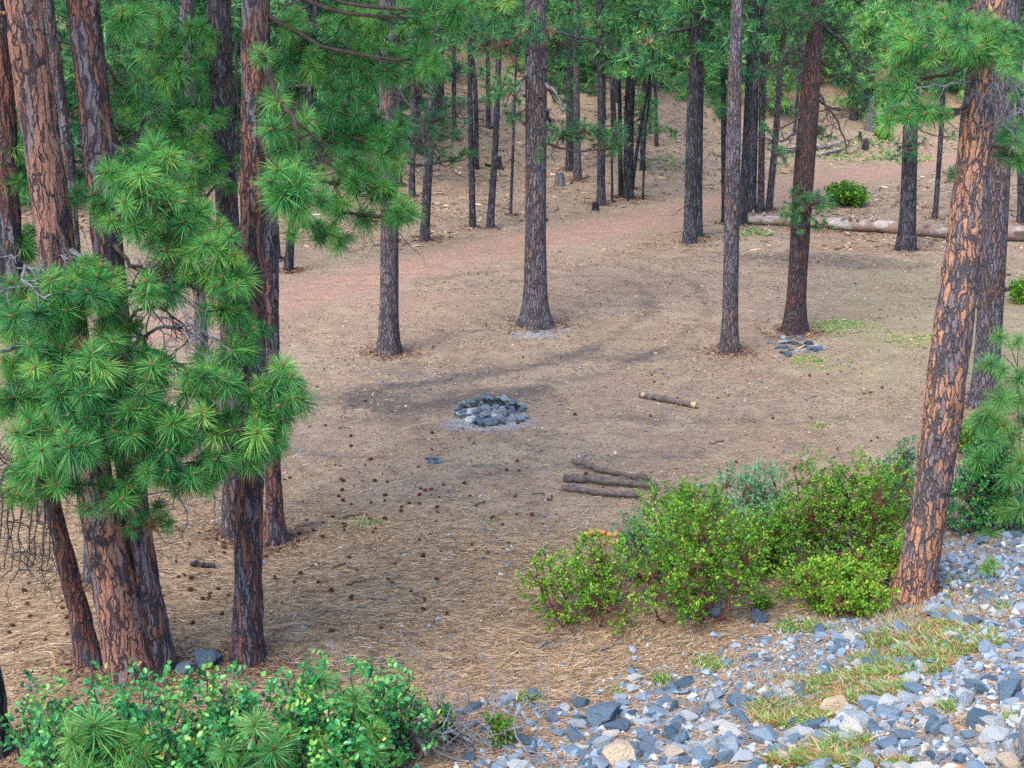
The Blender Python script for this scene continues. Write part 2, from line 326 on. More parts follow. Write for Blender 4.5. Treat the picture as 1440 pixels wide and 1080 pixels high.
def spot(px, py, rx, ry, rot=0):   # soft ellipse on the ground, radii in metres
    p = G(px, py); c, s_ = math.cos(rot), math.sin(rot); u = (XX-p[0])*c+(YY-p[1])*s_; v_ = -(XX-p[0])*s_+(YY-p[1])*c
    return np.exp(-((u/rx)**2+(v_/ry)**2))
rdist = seg_dist(XX, YY, ROADP); road = (1-ss(.75, 1.45, rdist))*1.0
road = np.maximum(road, .48*np.exp(-((rdist)/2.6)**2)*(YY < 60))
LOOP = np.array([G(*p)[:2] for p in [(620, 400), (740, 385), (860, 380), (940, 400), (960, 440), (900, 480), (820, 515), (700, 540), (560, 560)]])
ld = seg_dist(XX, YY, LOOP)
road = np.maximum(road, .45*spot(800, 385, 3.5, 4)); road = np.maximum(road, .45*spot(560, 430, 3, 3)); road = np.maximum(road, .45*spot(880, 535, 1.3, .8))
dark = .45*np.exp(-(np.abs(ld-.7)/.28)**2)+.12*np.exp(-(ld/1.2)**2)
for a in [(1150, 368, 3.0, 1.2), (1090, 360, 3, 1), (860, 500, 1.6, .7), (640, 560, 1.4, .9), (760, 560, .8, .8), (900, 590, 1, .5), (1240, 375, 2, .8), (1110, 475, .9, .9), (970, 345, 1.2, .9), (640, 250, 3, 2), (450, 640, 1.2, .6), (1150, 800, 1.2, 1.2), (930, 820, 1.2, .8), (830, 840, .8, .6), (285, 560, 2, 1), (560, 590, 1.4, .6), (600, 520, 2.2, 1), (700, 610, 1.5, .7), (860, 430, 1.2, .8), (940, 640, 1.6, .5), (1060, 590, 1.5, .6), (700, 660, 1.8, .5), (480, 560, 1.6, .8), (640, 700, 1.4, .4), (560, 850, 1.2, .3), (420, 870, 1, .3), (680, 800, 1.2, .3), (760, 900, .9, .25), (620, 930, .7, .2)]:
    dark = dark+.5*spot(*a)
ash = 1.15*spot(690, 592, .85, .62)+.8*spot(755, 470, .75, .5)+.5*spot(790, 463, .5, .3)+.3*spot(610, 650, .4, .3)+.25*spot(760, 745, .7, .2)+.4*spot(1150, 369, .5, .2)
PXX, PYY, _ = project(np.stack([XX, YY, ZZ], -1)); infr = YY > 3
ndl = np.where(infr, ss(650, 790, PYY-.12*(PXX-600)), 1)
ndl = np.maximum(ndl, .3*ss(4, 8, (XX+5.8)*-0.764+(YY-33.8)*0.645)); ndl = ndl*(1-ss(.2, 1.2, emb_d(XX, YY))*.7)
grn = .22*ss(900, 1200, PXX)*ss(350, 400, PYY)*(1-ss(520, 600, PYY))*(YY < 60)+.9*spot(1180, 462, 1.0, .5)+.4*spot(1290, 480, 1.2, .5)+.55*spot(1130, 515, .8, .3)+.5*spot(515, 738, .6, .3)+.35*ss(1000, 1250, PXX)*(YY < 60)*ss(300, 360, PYY)*(1-ss(600, 680, PYY))+.3*spot(1220, 210, 6, 5)+.3*spot(1145, 600, .8, .3)
rk = ss(-.4, .8, emb_d(XX, YY))
me = bpy.data.meshes.new('ground'); ny, nx = XX.shape
idx = np.arange(ny*nx).reshape(ny, nx); Q = np.stack([idx[:-1, :-1], idx[:-1, 1:], idx[1:, 1:], idx[1:, :-1]], -1).reshape(-1, 4)
me.vertices.add(nx*ny); me.vertices.foreach_set('co', np.stack([XX, YY, ZZ], -1).astype(np.float32).ravel())
me.loops.add(len(Q)*4); me.polygons.add(len(Q)); me.loops.foreach_set('vertex_index', Q.astype(np.int32).ravel()); me.polygons.foreach_set('loop_start', (np.arange(len(Q))*4).astype(np.int32))
me.polygons.foreach_set('use_smooth', np.ones(len(Q), bool)); me.update(calc_edges=True)
for nm, ch in (('ma', (road, ash, dark)), ('mb', (ndl, grn, rk))):
    at = me.attributes.new(nm, 'FLOAT_COLOR', 'POINT'); at.data.foreach_set('color', np.stack([np.clip(c, 0, 1)+0*XX for c in ch]+[np.ones_like(XX)], -1).astype(np.float32).ravel())
me.materials.append(GND); tag(link('ground', me), kind='structure')

# ------------------------------------------------------------------ pine needles
def tuft_tpl(rng, n, w, two):
    """n needles of a unit tuft around +Z; rows: verts (n,5,3) for two segments, (n,3,3) for one"""
    u = rng.random(n); th = np.arccos(1-u*1.55); th = np.clip(th, .1, 2.2); ph = rng.random(n)*2*np.pi
    d = np.stack([np.sin(th)*np.cos(ph), np.sin(th)*np.sin(ph), np.cos(th)], 1); L = .6+.4*rng.random(n)**.6
    b = np.stack([0*u, 0*u, -.55*(th/2.2)*rng.random(n)**1.3], 1)+d*.03
    s_ = np.cross(d, rng.normal(size=(n, 3))); s_ /= np.linalg.norm(s_, axis=1)[:, None]
    bend = np.cross(d, s_)*(rng.normal(size=(n, 1))*.05)
    m = b+d*L[:, None]*.55+bend; t = b+d*L[:, None]; h = s_*w/2
    if two: return np.stack([b-h*.8, b+h*.8, m-h, m+h, t], 1)
    return np.stack([b-h, b+h, t], 1)
def needles(mb, pos, ax, size, rng, lod=0, dead=None, droop=.16, bud=True):
    n, w, two = ((210, .025, True), (50, .06, False), (16, .15, False))[lod]
    tpl = [tuft_tpl(rng, n, w, two) for _ in range(6)]
    pos = np.asarray(pos); N = len(pos); ax = ax/np.linalg.norm(ax, axis=1)[:, None]
    a = np.cross(ax, rng.normal(size=(N, 3))); a /= np.linalg.norm(a, axis=1)[:, None]; b = np.cross(ax, a); M = np.stack([a, b, ax], -1)
    for k in range(6):
        I = np.arange(k, N, 6)
        if not len(I): continue
        V = np.einsum('nij,pvj->npvi', M[I], tpl[k])
        r2 = (V[..., 0]**2+V[..., 1]**2+V[..., 2]**2); V[..., 2] -= (droop*(.4+1.5*rng.random(len(I))))[:, None, None]*r2
        V = V*(size[I][:, None]*(1+.18*rng.normal(size=(len(I), 3))))[:, None, None, :]+pos[I][:, None, None]
        nv = V.shape[2]; F = len(I)*n; base = np.arange(F)*nv
        hue = np.clip(.45+.2*rng.normal(size=(len(I), 1))+.24*rng.normal(size=(len(I), n)), 0, .98)
        hue = np.where(rng.random(hue.shape) < .02, 3, hue)
        if dead is not None: hue = np.where(dead[I][:, None], 3, hue)
        hue = hue.ravel()
        if two:
            Qd = np.stack([base, base+1, base+3, base+2], 1); T = np.stack([base+2, base+3, base+4], 1); mb.add(V.reshape(-1, 3), T, Qd, hue)
        else: mb.add(V.reshape(-1, 3), np.stack([base, base+1, base+2], 1), None, hue)
    if lod == 0 and bud:
        for i in range(N):
            r = .017*(.8+.6*rng.random()); p = pos[i]
            tube(mb, [p-ax[i]*.03, p+ax[i]*.01, p+ax[i]*.035, p+ax[i]*.065], [r*.5, r, r*.8, r*.1], 5, 2)
def wig(P, rng, amp):
    P = np.array(P, float); k = len(P); P[1:-1] += rng.normal(size=(k-2, 3))*amp; return P
def twigs(mb, o, d, L, r, rng, depth_=2, m=0):
    """a bare crooked twig with side twigs"""
    k = 6; P = [np.array(o, float)]; d = d/np.linalg.norm(d)
    for i in range(k): d = d+rng.normal(size=3)*.28+np.array([0, 0, -.03]); d /= np.linalg.norm(d); P.append(P[-1]+d*L/k)
    tube(mb, P, np.linspace(r, r*.3, k+1), 4, .5, m, False)
    if depth_ > 0:
        for i in range(2, k+1):
            if rng.random() < .75:
                q = d+rng.normal(size=3)*.9; twigs(mb, P[i], q, L*(.35+.3*rng.random()), r*.5, rng, depth_-1, m)

# ------------------------------------------------------------------ trees
TREES = {}
class Tree:
    def __init__(s, key, pts, mat, H, label, group=None, dy=0., flare=.45, name='pine_tree', cat='pine tree', seed=None, res=None):
        rng = s.rng = np.random.default_rng(seed if seed is not None else sum(map(ord, key))*7+int(abs(pts[0][0])))
        b = G(pts[0][0], pts[0][1]-.12*pts[0][2]) if pts[0][1] < 1079 else G(*pts[0][:2]); s.base = b; Y = b[1]
        P = [b]; r = [pts[0][2]/2/FPX*depth(b)]
        for (px, py, w_) in pts[1:]:
            q = PY(px, py, Y); q = PY(px, py, Y+dy*(q[2]-b[2])); P.append(q); r.append(w_/2/FPX*depth(q))
        P = np.array(P); r = np.array(r)*(.91 if depth(b) < 22 else 1.); r[0] = r[1]*1.08
        top = P[-1]; dr = (P[-1]-P[-2]); dr = dr/np.linalg.norm(dr); dr = dr*.5+np.array([0, 0, .5]); rem = H-(top[2]-b[2])
        if rem > .5: P = np.vstack([P, top+dr/dr[2]*rem]); r = np.append(r, max(.03, r[-1]*(1-rem/(H*.9))))
        seg = np.concatenate([[0], np.cumsum(np.linalg.norm(np.diff(P, axis=0), axis=1))]); L = seg[-1]
        near = depth(b) < 22; s.near = near; step = .09 if near else .3; ns = 40 if near else (20 if depth(b) < 45 else 10)
        # smooth the axis through the measured points
        u = np.arange(0, L, step); ax = np.stack([np.interp(u, seg, P[:, c]) for c in range(3)], 1); rr = np.interp(u, seg, r)
        kx = max(3, int(1.2/step)); pad = np.pad(ax, ((kx, kx), (0, 0)), mode='reflect', reflect_type='odd'); ker = np.hanning(2*kx+1); ker /= ker.sum()
        ax = np.stack([np.convolve(pad[:, c], ker, 'valid') for c in range(3)], 1); ax[0] = P[0]
        s.ax = ax; s.rr = rr; th = np.arange(ns)/ns*2*np.pi; zz = u
        ph = rng.random(6)*6.28
        fl = flare*np.exp(-zz/.22)+.12*np.exp(-zz/.8)
        lob = 1+.22*np.sin(5*th+ph[0])+.14*np.sin(3*th+ph[1])+.08*np.sin(8*th+ph[2])
        rad = rr[:, None]*(1+fl[:, None]*lob[None]*1.0)
        rad = rad*(1+.035*np.sin(2*th[None]+zz[:, None]*.8+ph[3])+.05*(fbm(th[None]*3+ph[4]*9+0*zz[:, None], zz[:, None]*1.5+0*th[None], 3)-.5))
        if near: rad = rad+.028*(vn(th[None]*rr.mean()*26+0*zz[:, None], zz[:, None]*5+0*th[None], 8)-.5)
        V = ax[:, None]+rad[..., None]*np.stack([np.cos(th), np.sin(th), 0*th], -1)[None]
        V[0, :, 2] -= .25; V[1, :, 2] -= .02
        V = V-b; k = len(u); i = np.arange(k-1)[:, None]*ns; j = np.arange(ns)[None]; j2 = (j+1) % ns
        Qd = np.stack([i+j, i+j2, i+ns+j2, i+ns+j], -1).reshape(-1, 4)
        mb = MB(); mb.add(V, None, Qd)
        # knots and broken stubs
        for _ in range(int(4+L*.5) if depth(b) < 40 else 0):
            q = rng.integers(int(k*.15), k-2); a = rng.random()*6.28; d = np.array([math.cos(a), math.sin(a), .15]); c = ax[q]-b+d*rr[q]*.85
            ln = rr[q]*(.25+.5*rng.random()); kr = rr[q]*(.10+.1*rng.random()); tube(mb, [c, c+d*ln*.6, c+d*ln], [kr*1.5, kr, kr*.6], 6)
        s.root = empty(name, b, label, cat, group); s.trunk = mb.build('trunk', mat, s.root); TREES[key] = s; s.key = key
    def at(s, z):
        i = int(np.argmin(abs(s.ax[:, 2]-z))); return s.ax[i], s.rr[i]
    def bough(s, cx, cy, rx, ry, n, dy=-1., sz=.25, az=None, depth_r=.45, lod=0, dead=.0, nd=3, mat=None, thick=1.):
        rng = s.rng; C = PY(cx, cy, s.base[1]+dy); k = depth(C)/FPX; RX, RY = rx*k, ry*k
        z0 = C[2]+(az if az is not None else .25+.35*rng.random()); S, r0 = s.at(z0)
        d = C-S; dl = np.linalg.norm(d); side = d/max(dl, .01)
        S = S+side*r0*.5*np.array([1, 1, 0]); ext = C+np.array([side[0]*RX*.5, side[1]*depth_r*.5, .05])
        L = spline([S, S+(C-S)*.4+np.array([0, 0, -.10*dl]), C+np.array([0, 0, -.05]), ext], 14); L[1:] += rng.normal(size=(13, 3))*.015
        wd = MB(); rb = min(r0*.4, .034, (.014+.010*dl)*thick); tube(wd, L-s.base, np.linspace(rb, .009, 14), 7)
        n = int(n*(2.1 if lod == 0 else 1.4)); T = rng.normal(size=(n*4, 3)); T /= np.linalg.norm(T, axis=1)[:, None]; T = T*(rng.random((n*4, 1))**.4)
        T = C+T*np.array([RX, depth_r, RY])
        keep = [T[0]]
        for q in T[1:]:      # keep tufts apart
            if len(keep) >= n: break
            if min(np.linalg.norm(q-p) for p in keep) > sz*.43: keep.append(q)
        T = np.array(keep); AX = []
        for q in T:
            j = int(np.argmin(np.linalg.norm(L[3:]-q, axis=1)))+3; j = max(2, j-int(rng.integers(0, 3))); o = L[j]; v_ = q-o
            mid = o+v_*.5+np.array([0, 0, -.12*np.linalg.norm(v_)])+rng.normal(size=3)*.02
            W = spline([o, mid, q], 6); tube(wd, W-s.base, np.linspace(.010, .005, 6)*(1.0 if lod == 0 else 1.6), 4, cap=False)
            e = (W[-1]-W[-2]); e /= np.linalg.norm(e)+1e-9; AX.append(e*.9+np.array([0, -.35, .38])+rng.normal(size=3)*.2)
        for _ in range(nd):
            j = int(rng.integers(3, 13)); twigs(wd, L[j]-s.base, rng.normal(size=3)+np.array([0, 0, -.5]), .25+.3*rng.random(), .006, rng, 1)
        br = wd.build('branch', TWIG, s.root)
        nb = MB(); dd = rng.random(len(T)) < dead
        needles(nb, T-s.base, np.array(AX), sz*(.62+.42*rng.random(len(T))), rng, lod, dd)
        nb.build('needles', mat or (NEED if lod == 0 else NEEDF), br); return br
    def dead_branch(s, path, dy, r, mat=None, n=5, L=.4, dep=2, az=0):
        rng = s.rng; P = [PY(x, y, s.base[1]+d) for (x, y), d in zip(path, dy)]
        P = spline(P, 12); P += rng.normal(size=P.shape)*.012; mb = MB(); tube(mb, P-s.base, np.linspace(r, r*.35, 12), 6)
        for _ in range(n): j = int(rng.integers(2, 12)); twigs(mb, P[j]-s.base, (P[j]-P[j-1])/np.linalg.norm(P[j]-P[j-1])*.8+rng.normal(size=3), L*(.5+rng.random()), r*.45, rng, dep)
        return mb.build('dead_branch', mat or TWGR, s.root)
    def crown(s, proto, z0, sc=1., rot=None, top=None):
        c, r = s.at(s.base[2]+z0); o = link('crown', proto, s.root, c-s.base, (0, 0, s.rng.random()*6.28 if rot is None else rot), sc)
        return o
    def snags(s, z0, z1, n, L=.7, r=.01, mat=None):
        mb = MB()
        for _ in range(n):
            z = z0+(z1-z0)*s.rng.random(); c, rr = s.at(s.base[2]+z); a = s.rng.random()*6.28
            twigs(mb, c-s.base, np.array([math.cos(a), math.sin(a), -.25]), L*(.4+s.rng.random()), r, s.rng, 1)
        return mb.build('dead_branch', mat or TWDK, s.root)

def crown_proto(name, H, Rm, nl, nt, lod, sz, seed, shape='round', mat=None, dead=.01):
    rng = np.random.default_rng(seed); mb = MB(); pos = []; AX = []
    for i in range(nl):
        f = (i+rng.random()*.8)/nl; z = H*f; a = i*2.4+rng.normal()*.4
        R_ = Rm*((1-f)**.6*.9+.15 if shape == 'cone' else math.sqrt(max(.05, 1-(1.6*f-.45)**2*.7)))*(.65+.5*rng.random()); R_ = min(R_, Rm*1.2)
        d = np.array([math.cos(a), math.sin(a), 0]); P = spline([[0, 0, z], d*R_*.5+np.array([0, 0, z-.08*R_]), d*R_+np.array([0, 0, z+(.18*R_ if f > .2 else -.25*R_)])], 8)
        tube(mb, P, np.linspace(.02+.015*R_, .01, 8), 5, .5, 1)
        k = max(2, int(nt/nl*(.5+R_/Rm*.7)))
        for _ in range(k):
            t = .3+.75*rng.random(); q = np.array([np.interp(t, np.linspace(0, 1, 8), P[:, c]) for c in range(3)])+rng.normal(size=3)*np.array([.22, .22, .13])*(.6+.35*R_)
            pos.append(q); AX.append(d*.6+np.array([0, 0, .55])+rng.normal(size=3)*.5)
            if lod < 2: j = min(7, int(t*7)); tube(mb, [P[j], (P[j]+q)/2-np.array([0, 0, .04]), q], .008, 3, .5, 1, False)
    for _ in range(int(nl*1.2)): a = rng.random()*6.28; twigs(mb, [0, 0, H*rng.random()*.5], np.array([math.cos(a), math.sin(a), -.3]), Rm*(.3+.4*rng.random()), .012, rng, 1, 1)
    nb = MB(); needles(nb, np.array(pos), np.array(AX), sz*(.8+.4*rng.random(len(pos))), rng, lod, rng.random(len(pos)) < dead)
    for k_ in ('V',): pass
    off = mb.n; mb.V += nb.V; mb.T += [t+off for t in nb.T]; mb.Q += [t+off for t in nb.Q]; mb.TA += nb.TA; mb.QA += nb.QA; mb.TM += nb.TM; mb.QM += nb.QM; mb.n += nb.n
    return mb.mesh(name, [mat or NEEDF, TWDK])
CR = [crown_proto('crown_wide', 6, 2.3, 24, 520, 1, .27, 1), crown_proto('crown_tall', 8, 1.6, 30, 520, 1, .26, 2, 'cone'),
      crown_proto('crown_loose', 6, 1.9, 16, 260, 1, .28, 3, dead=.012)]
CF = [crown_proto('crown_far_wide', 6, 2.3, 24, 620, 2, .30, 11), crown_proto('crown_far_tall', 8, 1.7, 32, 620, 2, .28, 12, 'cone'),
      crown_proto('crown_far_loose', 7, 1.9, 20, 330, 2, .30, 13, dead=.012), crown_proto('crown_young', 4.2, 1.5, 26, 620, 2, .26, 14, 'cone', NEEDY)]
CFY = [crown_proto('crown_young_dark', 4.4, 1.6, 26, 560, 2, .28, 15, 'cone'), crown_proto('crown_young_loose', 4.6, 1.7, 22, 420, 2, .30, 16, 'round')]
# ------------------------------------------------------------------ the pines that stand nearest
NG = 'tall pines around the clearing'
T1 = Tree('T1', [(188,962,72),(162,830,64),(140,720,58),(105,520,58),(80,350,58),(55,180,56),(32,0,54)], ORG, 13, 'thickest leaning orange-barked pine at left, with a twisted grey branch on its trunk', NG, flare=.1)
T2 = Tree('T2', [(224,948,50),(205,830,44),(190,720,42),(165,500,46),(148,300,48),(133,150,48),(116,0,46)], RED, 13.5, 'leaning reddish pine directly right of and touching the thickest leaning trunk', NG, flare=.2)
T3 = Tree('T3', [(127,940,36),(105,830,31),(65,685,27),(33,480,25),(15,330,27),(8,150,30),(0,0,30)], RED, 12, 'thin dark leaning pine left of the thickest trunk, bare twigs hanging beside it', NG, flare=.3)
T4 = Tree('T4', [(130,822,20),(118,600,18),(95,190,18),(66,0,17)], MID, 13, 'slim pine half hidden behind the leaning clump at left', NG)
T5 = Tree('T5', [(347,932,46),(349,830,43),(350,680,44),(354,500,40),(356,340,38),(357,0,38)], RED, 13, 'straight pine with reddish furrowed bark right of the two slate blue boulders', NG, flare=.3)
T6 = Tree('T6', [(387,766,26),(384,680,24),(382,500,24),(379,340,25),(371,150,26),(366,0,26)], RED, 13.5, 'reddish pine whose base shows just behind and right of the straight furrowed pine', NG, flare=.7)
T7 = Tree('T7', [(330,756,30),(328,700,30),(322,340,34),(314,170,34),(308,0,34)], MID, 13.5, 'brown pine mostly hidden behind the straight furrowed pine and green boughs at upper left', NG)
T8 = Tree('T8', [(292,660,18),(281,430,18),(268,100,20),(262,0,20)], MID, 13, 'slim brown pine seen only through gaps between the green boughs at left', NG)
T9 = Tree('T9', [(546,501,28),(547,430,26),(548,340,25),(545,100,24),(545,0,24)], MID, 13, 'straight brown pine alone in the clearing between the green boughs and the track', NG, flare=.55)
T10 = Tree('T10', [(754,463,34),(753,420,32),(753,330,30),(754,170,31),(753,0,29)], MID, 14, 'straight grey-brown pine at the middle with pale ash around its flared foot', NG, flare=.75)
T11 = Tree('T11', [(1026,499,23),(1027,440,22),(1030,250,21),(1033,120,19),(1037,0,17)], MID, 13, 'slender pinkish-brown pole-like pine in the right half of the clearing', NG, flare=.45)
T12 = Tree('T12', [(1117,470,29),(1121,400,26),(1130,250,28),(1140,120,27),(1148,30,22),(1150,0,22)], RBR, 13, 'dark red-brown pine with a tuft of green on its trunk above the scattered stones', NG, flare=.7)
T13 = Tree('T13', [(1274,355,26),(1277,300,22),(1281,150,21),(1286,60,18),(1288,0,16)], DRK, 13, 'dark grey pine standing in front of the big fallen log', NG, flare=.35)
T14 = Tree('T14', [(1284,848,54),(1305,720,55),(1320,635,56),(1339,468,57),(1360,320,54),(1378,133,48),(1392,0,47)], ORG2, 12.5, 'big orange-plated pine leaning right, rooted at the edge of the rocks', NG, flare=.3)
T15 = Tree('T15', [(1385,572,36),(1387,520,35),(1395,400,34),(1402,270,33),(1413,100,31),(1420,0,30)], MID, 13, 'grey and orange pine behind the big leaning orange-plated pine', NG)
T18 = Tree('T18', [(-1,1064,32),(-10,960,32),(-40,760,30)], BLK, 10, 'blackened trunk cut off by the bottom left corner of the view', NG, flare=.3)
GP = 2.0
for t, z, i, sc in ((T1, 9.2, 0, .75), (T2, 9.4, 1, .6), (T3, 8.6, 2, .6), (T4, 9, 2, .6), (T5, 9, 0, .65), (T6, 9, 1, .6), (T7, 8.8, 0, .7), (T8, 8.6, 2, .6), (T9, 7.7, 1, .7), (T10, 7.9, 0, .8), (T11, 8.6, 2, .6), (T12, 7.7, 0, .75), (T13, 7.2, 1, .75), (T14, 9.4, 0, .55), (T15, 8.2, 1, .6), (T18, 7, 2, .6)):
    t.crown(CR[i], z, sc)

# green boughs: tree, centre and half size in the view, tufts, offset towards the road, tuft size
for (t, cx, cy, rx, ry, n, dy, sz) in [
 (T1,62,425,72,40,13,-1.2,.26),(T1,140,410,42,36,8,-1.0,.24),(T3,25,545,45,48,10,-1.0,.25),(T1,110,530,62,52,13,-1.4,.26),(T2,205,545,42,50,9,-1.3,.24),
 (T1,90,615,90,40,15,-1.6,.26),(T2,195,640,60,45,10,-1.5,.24),(T3,20,690,30,36,4,-1.2,.23),(T1,145,690,55,22,5,-1.4,.23),(T2,212,728,34,10,3,-.9,.2),
 (T2,275,600,55,62,13,-1.4,.24),(T5,338,600,55,55,12,-1.5,.24),(T5,390,560,34,52,11,-1.3,.24),(T2,295,525,45,32,7,-1.3,.23),(T5,345,470,28,30,4,-1.0,.22),(T2,290,670,40,18,4,-1.3,.22),
 (T2,205,240,55,40,11,-.8,.24),(T2,165,300,45,40,6,-.8,.23),(T2,245,320,55,50,13,-.7,.24),(T2,235,395,52,26,7,-.9,.22),(T5,312,350,36,44,8,-1.0,.22),(T5,320,400,28,34,5,-1.0,.22),
 (T3,25,245,30,45,6,.2,.24),(T3,30,340,26,26,4,.2,.23),(T1,95,290,14,24,2,.6,.22),
 (T5,418,262,50,42,9,-.7,.27),(T6,498,265,58,50,13,-.6,.25),(T6,545,200,36,52,9,-.4,.25),(T6,462,165,64,62,17,0,.24),(T6,425,70,52,60,15,.2,.24),(T6,520,65,62,56,16,.3,.24),(T6,615,18,48,34,7,-.6,.26),
 (T6,560,300,26,22,4,-.8,.25),(T6,450,325,55,20,6,-.6,.24),(T5,402,175,30,50,6,-.3,.24),(T6,690,5,40,14,3,-.9,.24),(T6,600,80,30,30,4,-.4,.25),
 (T7,238,70,70,55,19,-.4,.23),(T7,240,165,75,48,18,-.5,.23),(T7,300,235,45,45,8,-.6,.22),(T2,178,20,34,34,5,.2,.22),(T2,188,130,34,44,6,.3,.22),(T7,275,290,38,36,6,-.6,.21),(T5,372,80,10,10,1,-.5,.2),
 (T3,18,455,38,34,6,-1.0,.24),(T1,70,485,45,30,6,-1.3,.25),(T2,165,470,30,28,4,-1.2,.22),(T2,180,590,45,30,6,-1.6,.23),(T1,60,665,50,28,6,-1.5,.23),(T5,318,430,30,28,4,-1.1,.22),(T2,250,660,40,30,5,-1.4,.22),(T1,110,375,30,20,3,-.9,.22),(T2,215,285,45,35,7,-.9,.23),(T5,372,620,30,30,5,-1.3,.22),
 (T14,1290,60,36,34,9,-.3,.20),(T14,1345,55,34,26,6,-.6,.20),(T14,1405,48,34,26,8,-.7,.20),(T14,1385,80,42,18,6,-.8,.19),(T14,1262,105,24,28,5,-.2,.2),(T14,1255,160,22,16,3,-.2,.19),(T14,1330,160,14,10,2,-.4,.18),(T14,1347,250,8,16,2,.5,.2),(T14,1425,205,20,30,5,.2,.2),(T14,1292,160,22,14,3,-.3,.19),(T15,1432,120,16,30,4,-.6,.22),(T14,1300,20,40,14,3,0,.2)]:
    t.bough(cx, cy, rx, ry, n, dy, sz, dead=.012 if t is T14 else .004, nd=3 if t in (T1, T2, T3) else 1, az=(.1 if t is T14 else None))
# mid-distance boughs
for (t, cx, cy, rx, ry, n, dy, sz) in [
 (T10,705,125,34,30,20,-.5,.22),(T10,690,60,34,34,18,0,.22),(T10,722,165,16,14,6,-.3,.2),(T10,745,40,30,26,18,-.9,.22),(T10,822,182,58,20,34,1.0,.22),(T10,790,130,24,30,14,.5,.22),(T10,800,60,40,40,26,1.2,.22),(T10,860,205,30,12,12,1.0,.2),(T10,775,185,14,16,6,-.8,.2),(T10,760,218,8,10,3,-.9,.18),
 (T9,600,190,46,40,30,1.6,.22),(T9,640,160,24,30,12,2.0,.22),(T9,585,110,30,40,18,1.0,.22),(T9,650,215,20,18,8,2.2,.2),
 (T12,1120,18,52,22,30,-.4,.22),(T12,1175,40,40,34,30,.3,.22),(T12,1195,100,30,44,22,.6,.21),(T12,1212,150,16,22,10,.6,.2),(T12,1150,282,24,22,14,-.5,.17),(T12,1108,300,18,22,12,-.5,.16),(T12,1135,285,34,26,22,-.7,.17),(T12,1118,318,14,10,5,-.6,.15),(T12,1155,312,16,12,5,-.3,.15),(T12,1098,215,18,16,8,-.5,.17),(T12,1084,180,14,14,5,-.3,.17),(T12,1165,190,16,10,5,.2,.16),(T12,1090,90,26,40,14,.5,.2),
 (T13,1272,210,20,14,8,-.5,.18),(T13,1255,222,12,8,4,-.6,.16),(T13,1290,200,14,12,4,-.5,.17),(T13,1300,100,34,40,16,.3,.2),(T13,1262,60,30,40,14,.4,.2),(T13,1330,190,16,10,4,.4,.16)]:
    t.bough(cx, cy, rx, ry, n, dy, sz, lod=1, az=.3, depth_r=.6, dead=.01, nd=2)
# bare branches
T1.dead_branch([(100,355),(130,372),(128,390),(85,398),(55,392),(35,375)], [-.3,-.5,-.7,-.9,-1.1,-1.1], .045, TWGR, 9, .35)
T1.dead_branch([(95,385),(70,400),(40,395),(20,420)], [-.3,-.7,-.9,-1.1], .022, TWGR, 6, .3)
T1.dead_branch([(100,470),(60,480),(20,490),(-20,500)], [-.3,-.6,-.8,-1.], .035, TWGR, 6, .4)
T2.dead_branch([(165,470),(200,435),(235,440),(270,470)], [-.3,-.7,-.9,-1.], .02, TWDK, 14, .45)
T2.dead_branch([(170,500),(215,465),(260,460),(310,480)], [-.3,-.8,-1.,-1.1], .022, TWGR, 10, .4)
T2.dead_branch([(160,420),(195,400),(230,405)], [-.3,-.6,-.8], .02, TWDK, 12, .4)
T2.dead_branch([(185,620),(220,600),(255,590)], [-.2,-.8,-1.], .035, TWGR, 8, .4)
T2.dead_branch([(200,700),(240,690),(262,720),(255,760)], [-.2,-.6,-.8,-.8], .012, TWGR, 7, .3)
for x0 in (2, 12, 20, 30, 44, 52, 62, 72): T3.dead_branch([(60-x0*.1,640),(x0+6,660),(x0,720),(x0-4,800)], [-.1,-.4,-.5,-.5], .016, TWDK, 8, .38)
T3.dead_branch([(70,640),(40,650),(0,655)], [-.1,-.4,-.6], .02, TWDK, 10, .4)
T2.dead_branch([(150,190),(185,205),(205,160)], [.1,.2,.3], .02, TWDK, 12, .5)
T7.dead_branch([(300,75),(255,82),(200,60),(160,10)], [-.3,-.4,-.3,-.1], .025, TWDK, 8, .45)
T7.dead_branch([(312,215),(280,240),(250,250)], [-.2,-.4,-.5], .022, TWDK, 6, .4)
T7.dead_branch([(330,60),(335,150),(330,250)], [-.3,-.4,-.3], .02, TWDK, 10, .35)
T5.dead_branch([(377,95),(388,135),(412,165),(420,210)], [-.1,-.3,-.4,-.4], .038, TWIG, 3, .3)
T9.dead_branch([(550,110),(570,140),(590,170),(600,215)], [-.3,-.4,-.5,-.5], .03, TWDK, 12, .45)
T9.dead_branch([(550,80),(558,100),(552,120)], [-.3,-.4,-.4], .012, TWGR, 4, .25)
T9.snags(2.6, 5.2, 16, .9, .012, TWDK)
T10.dead_branch([(766,118),(778,125),(786,140),(794,158)], [-.1,-.3,-.3,-.3], .04, TWGR, 1, .3)
T10.dead_branch([(766,42),(800,50),(840,60),(860,85)], [-.1,0,.3,.4], .035, TWDK, 7, .6)
T10.dead_branch([(742,40),(722,55),(710,80)], [-.2,-.4,-.4], .03, STEM, 3, .4)
T10.dead_branch([(742,100),(728,130),(715,150)], [-.1,-.1,-.1], .03, TWGR, 5, .5)
T10.dead_branch([(768,155),(775,175),(790,190)], [.1,.5,.9], .04, TWDK, 6, .4)
T12.dead_branch([(1157,35),(1185,60),(1200,90),(1203,110)], [-.1,.1,.2,.2], .04, TWDK, 12, .6)
T12.dead_branch([(1138,30),(1115,60),(1085,110)], [-.2,-.4,-.4], .035, TWDK, 9, .6)
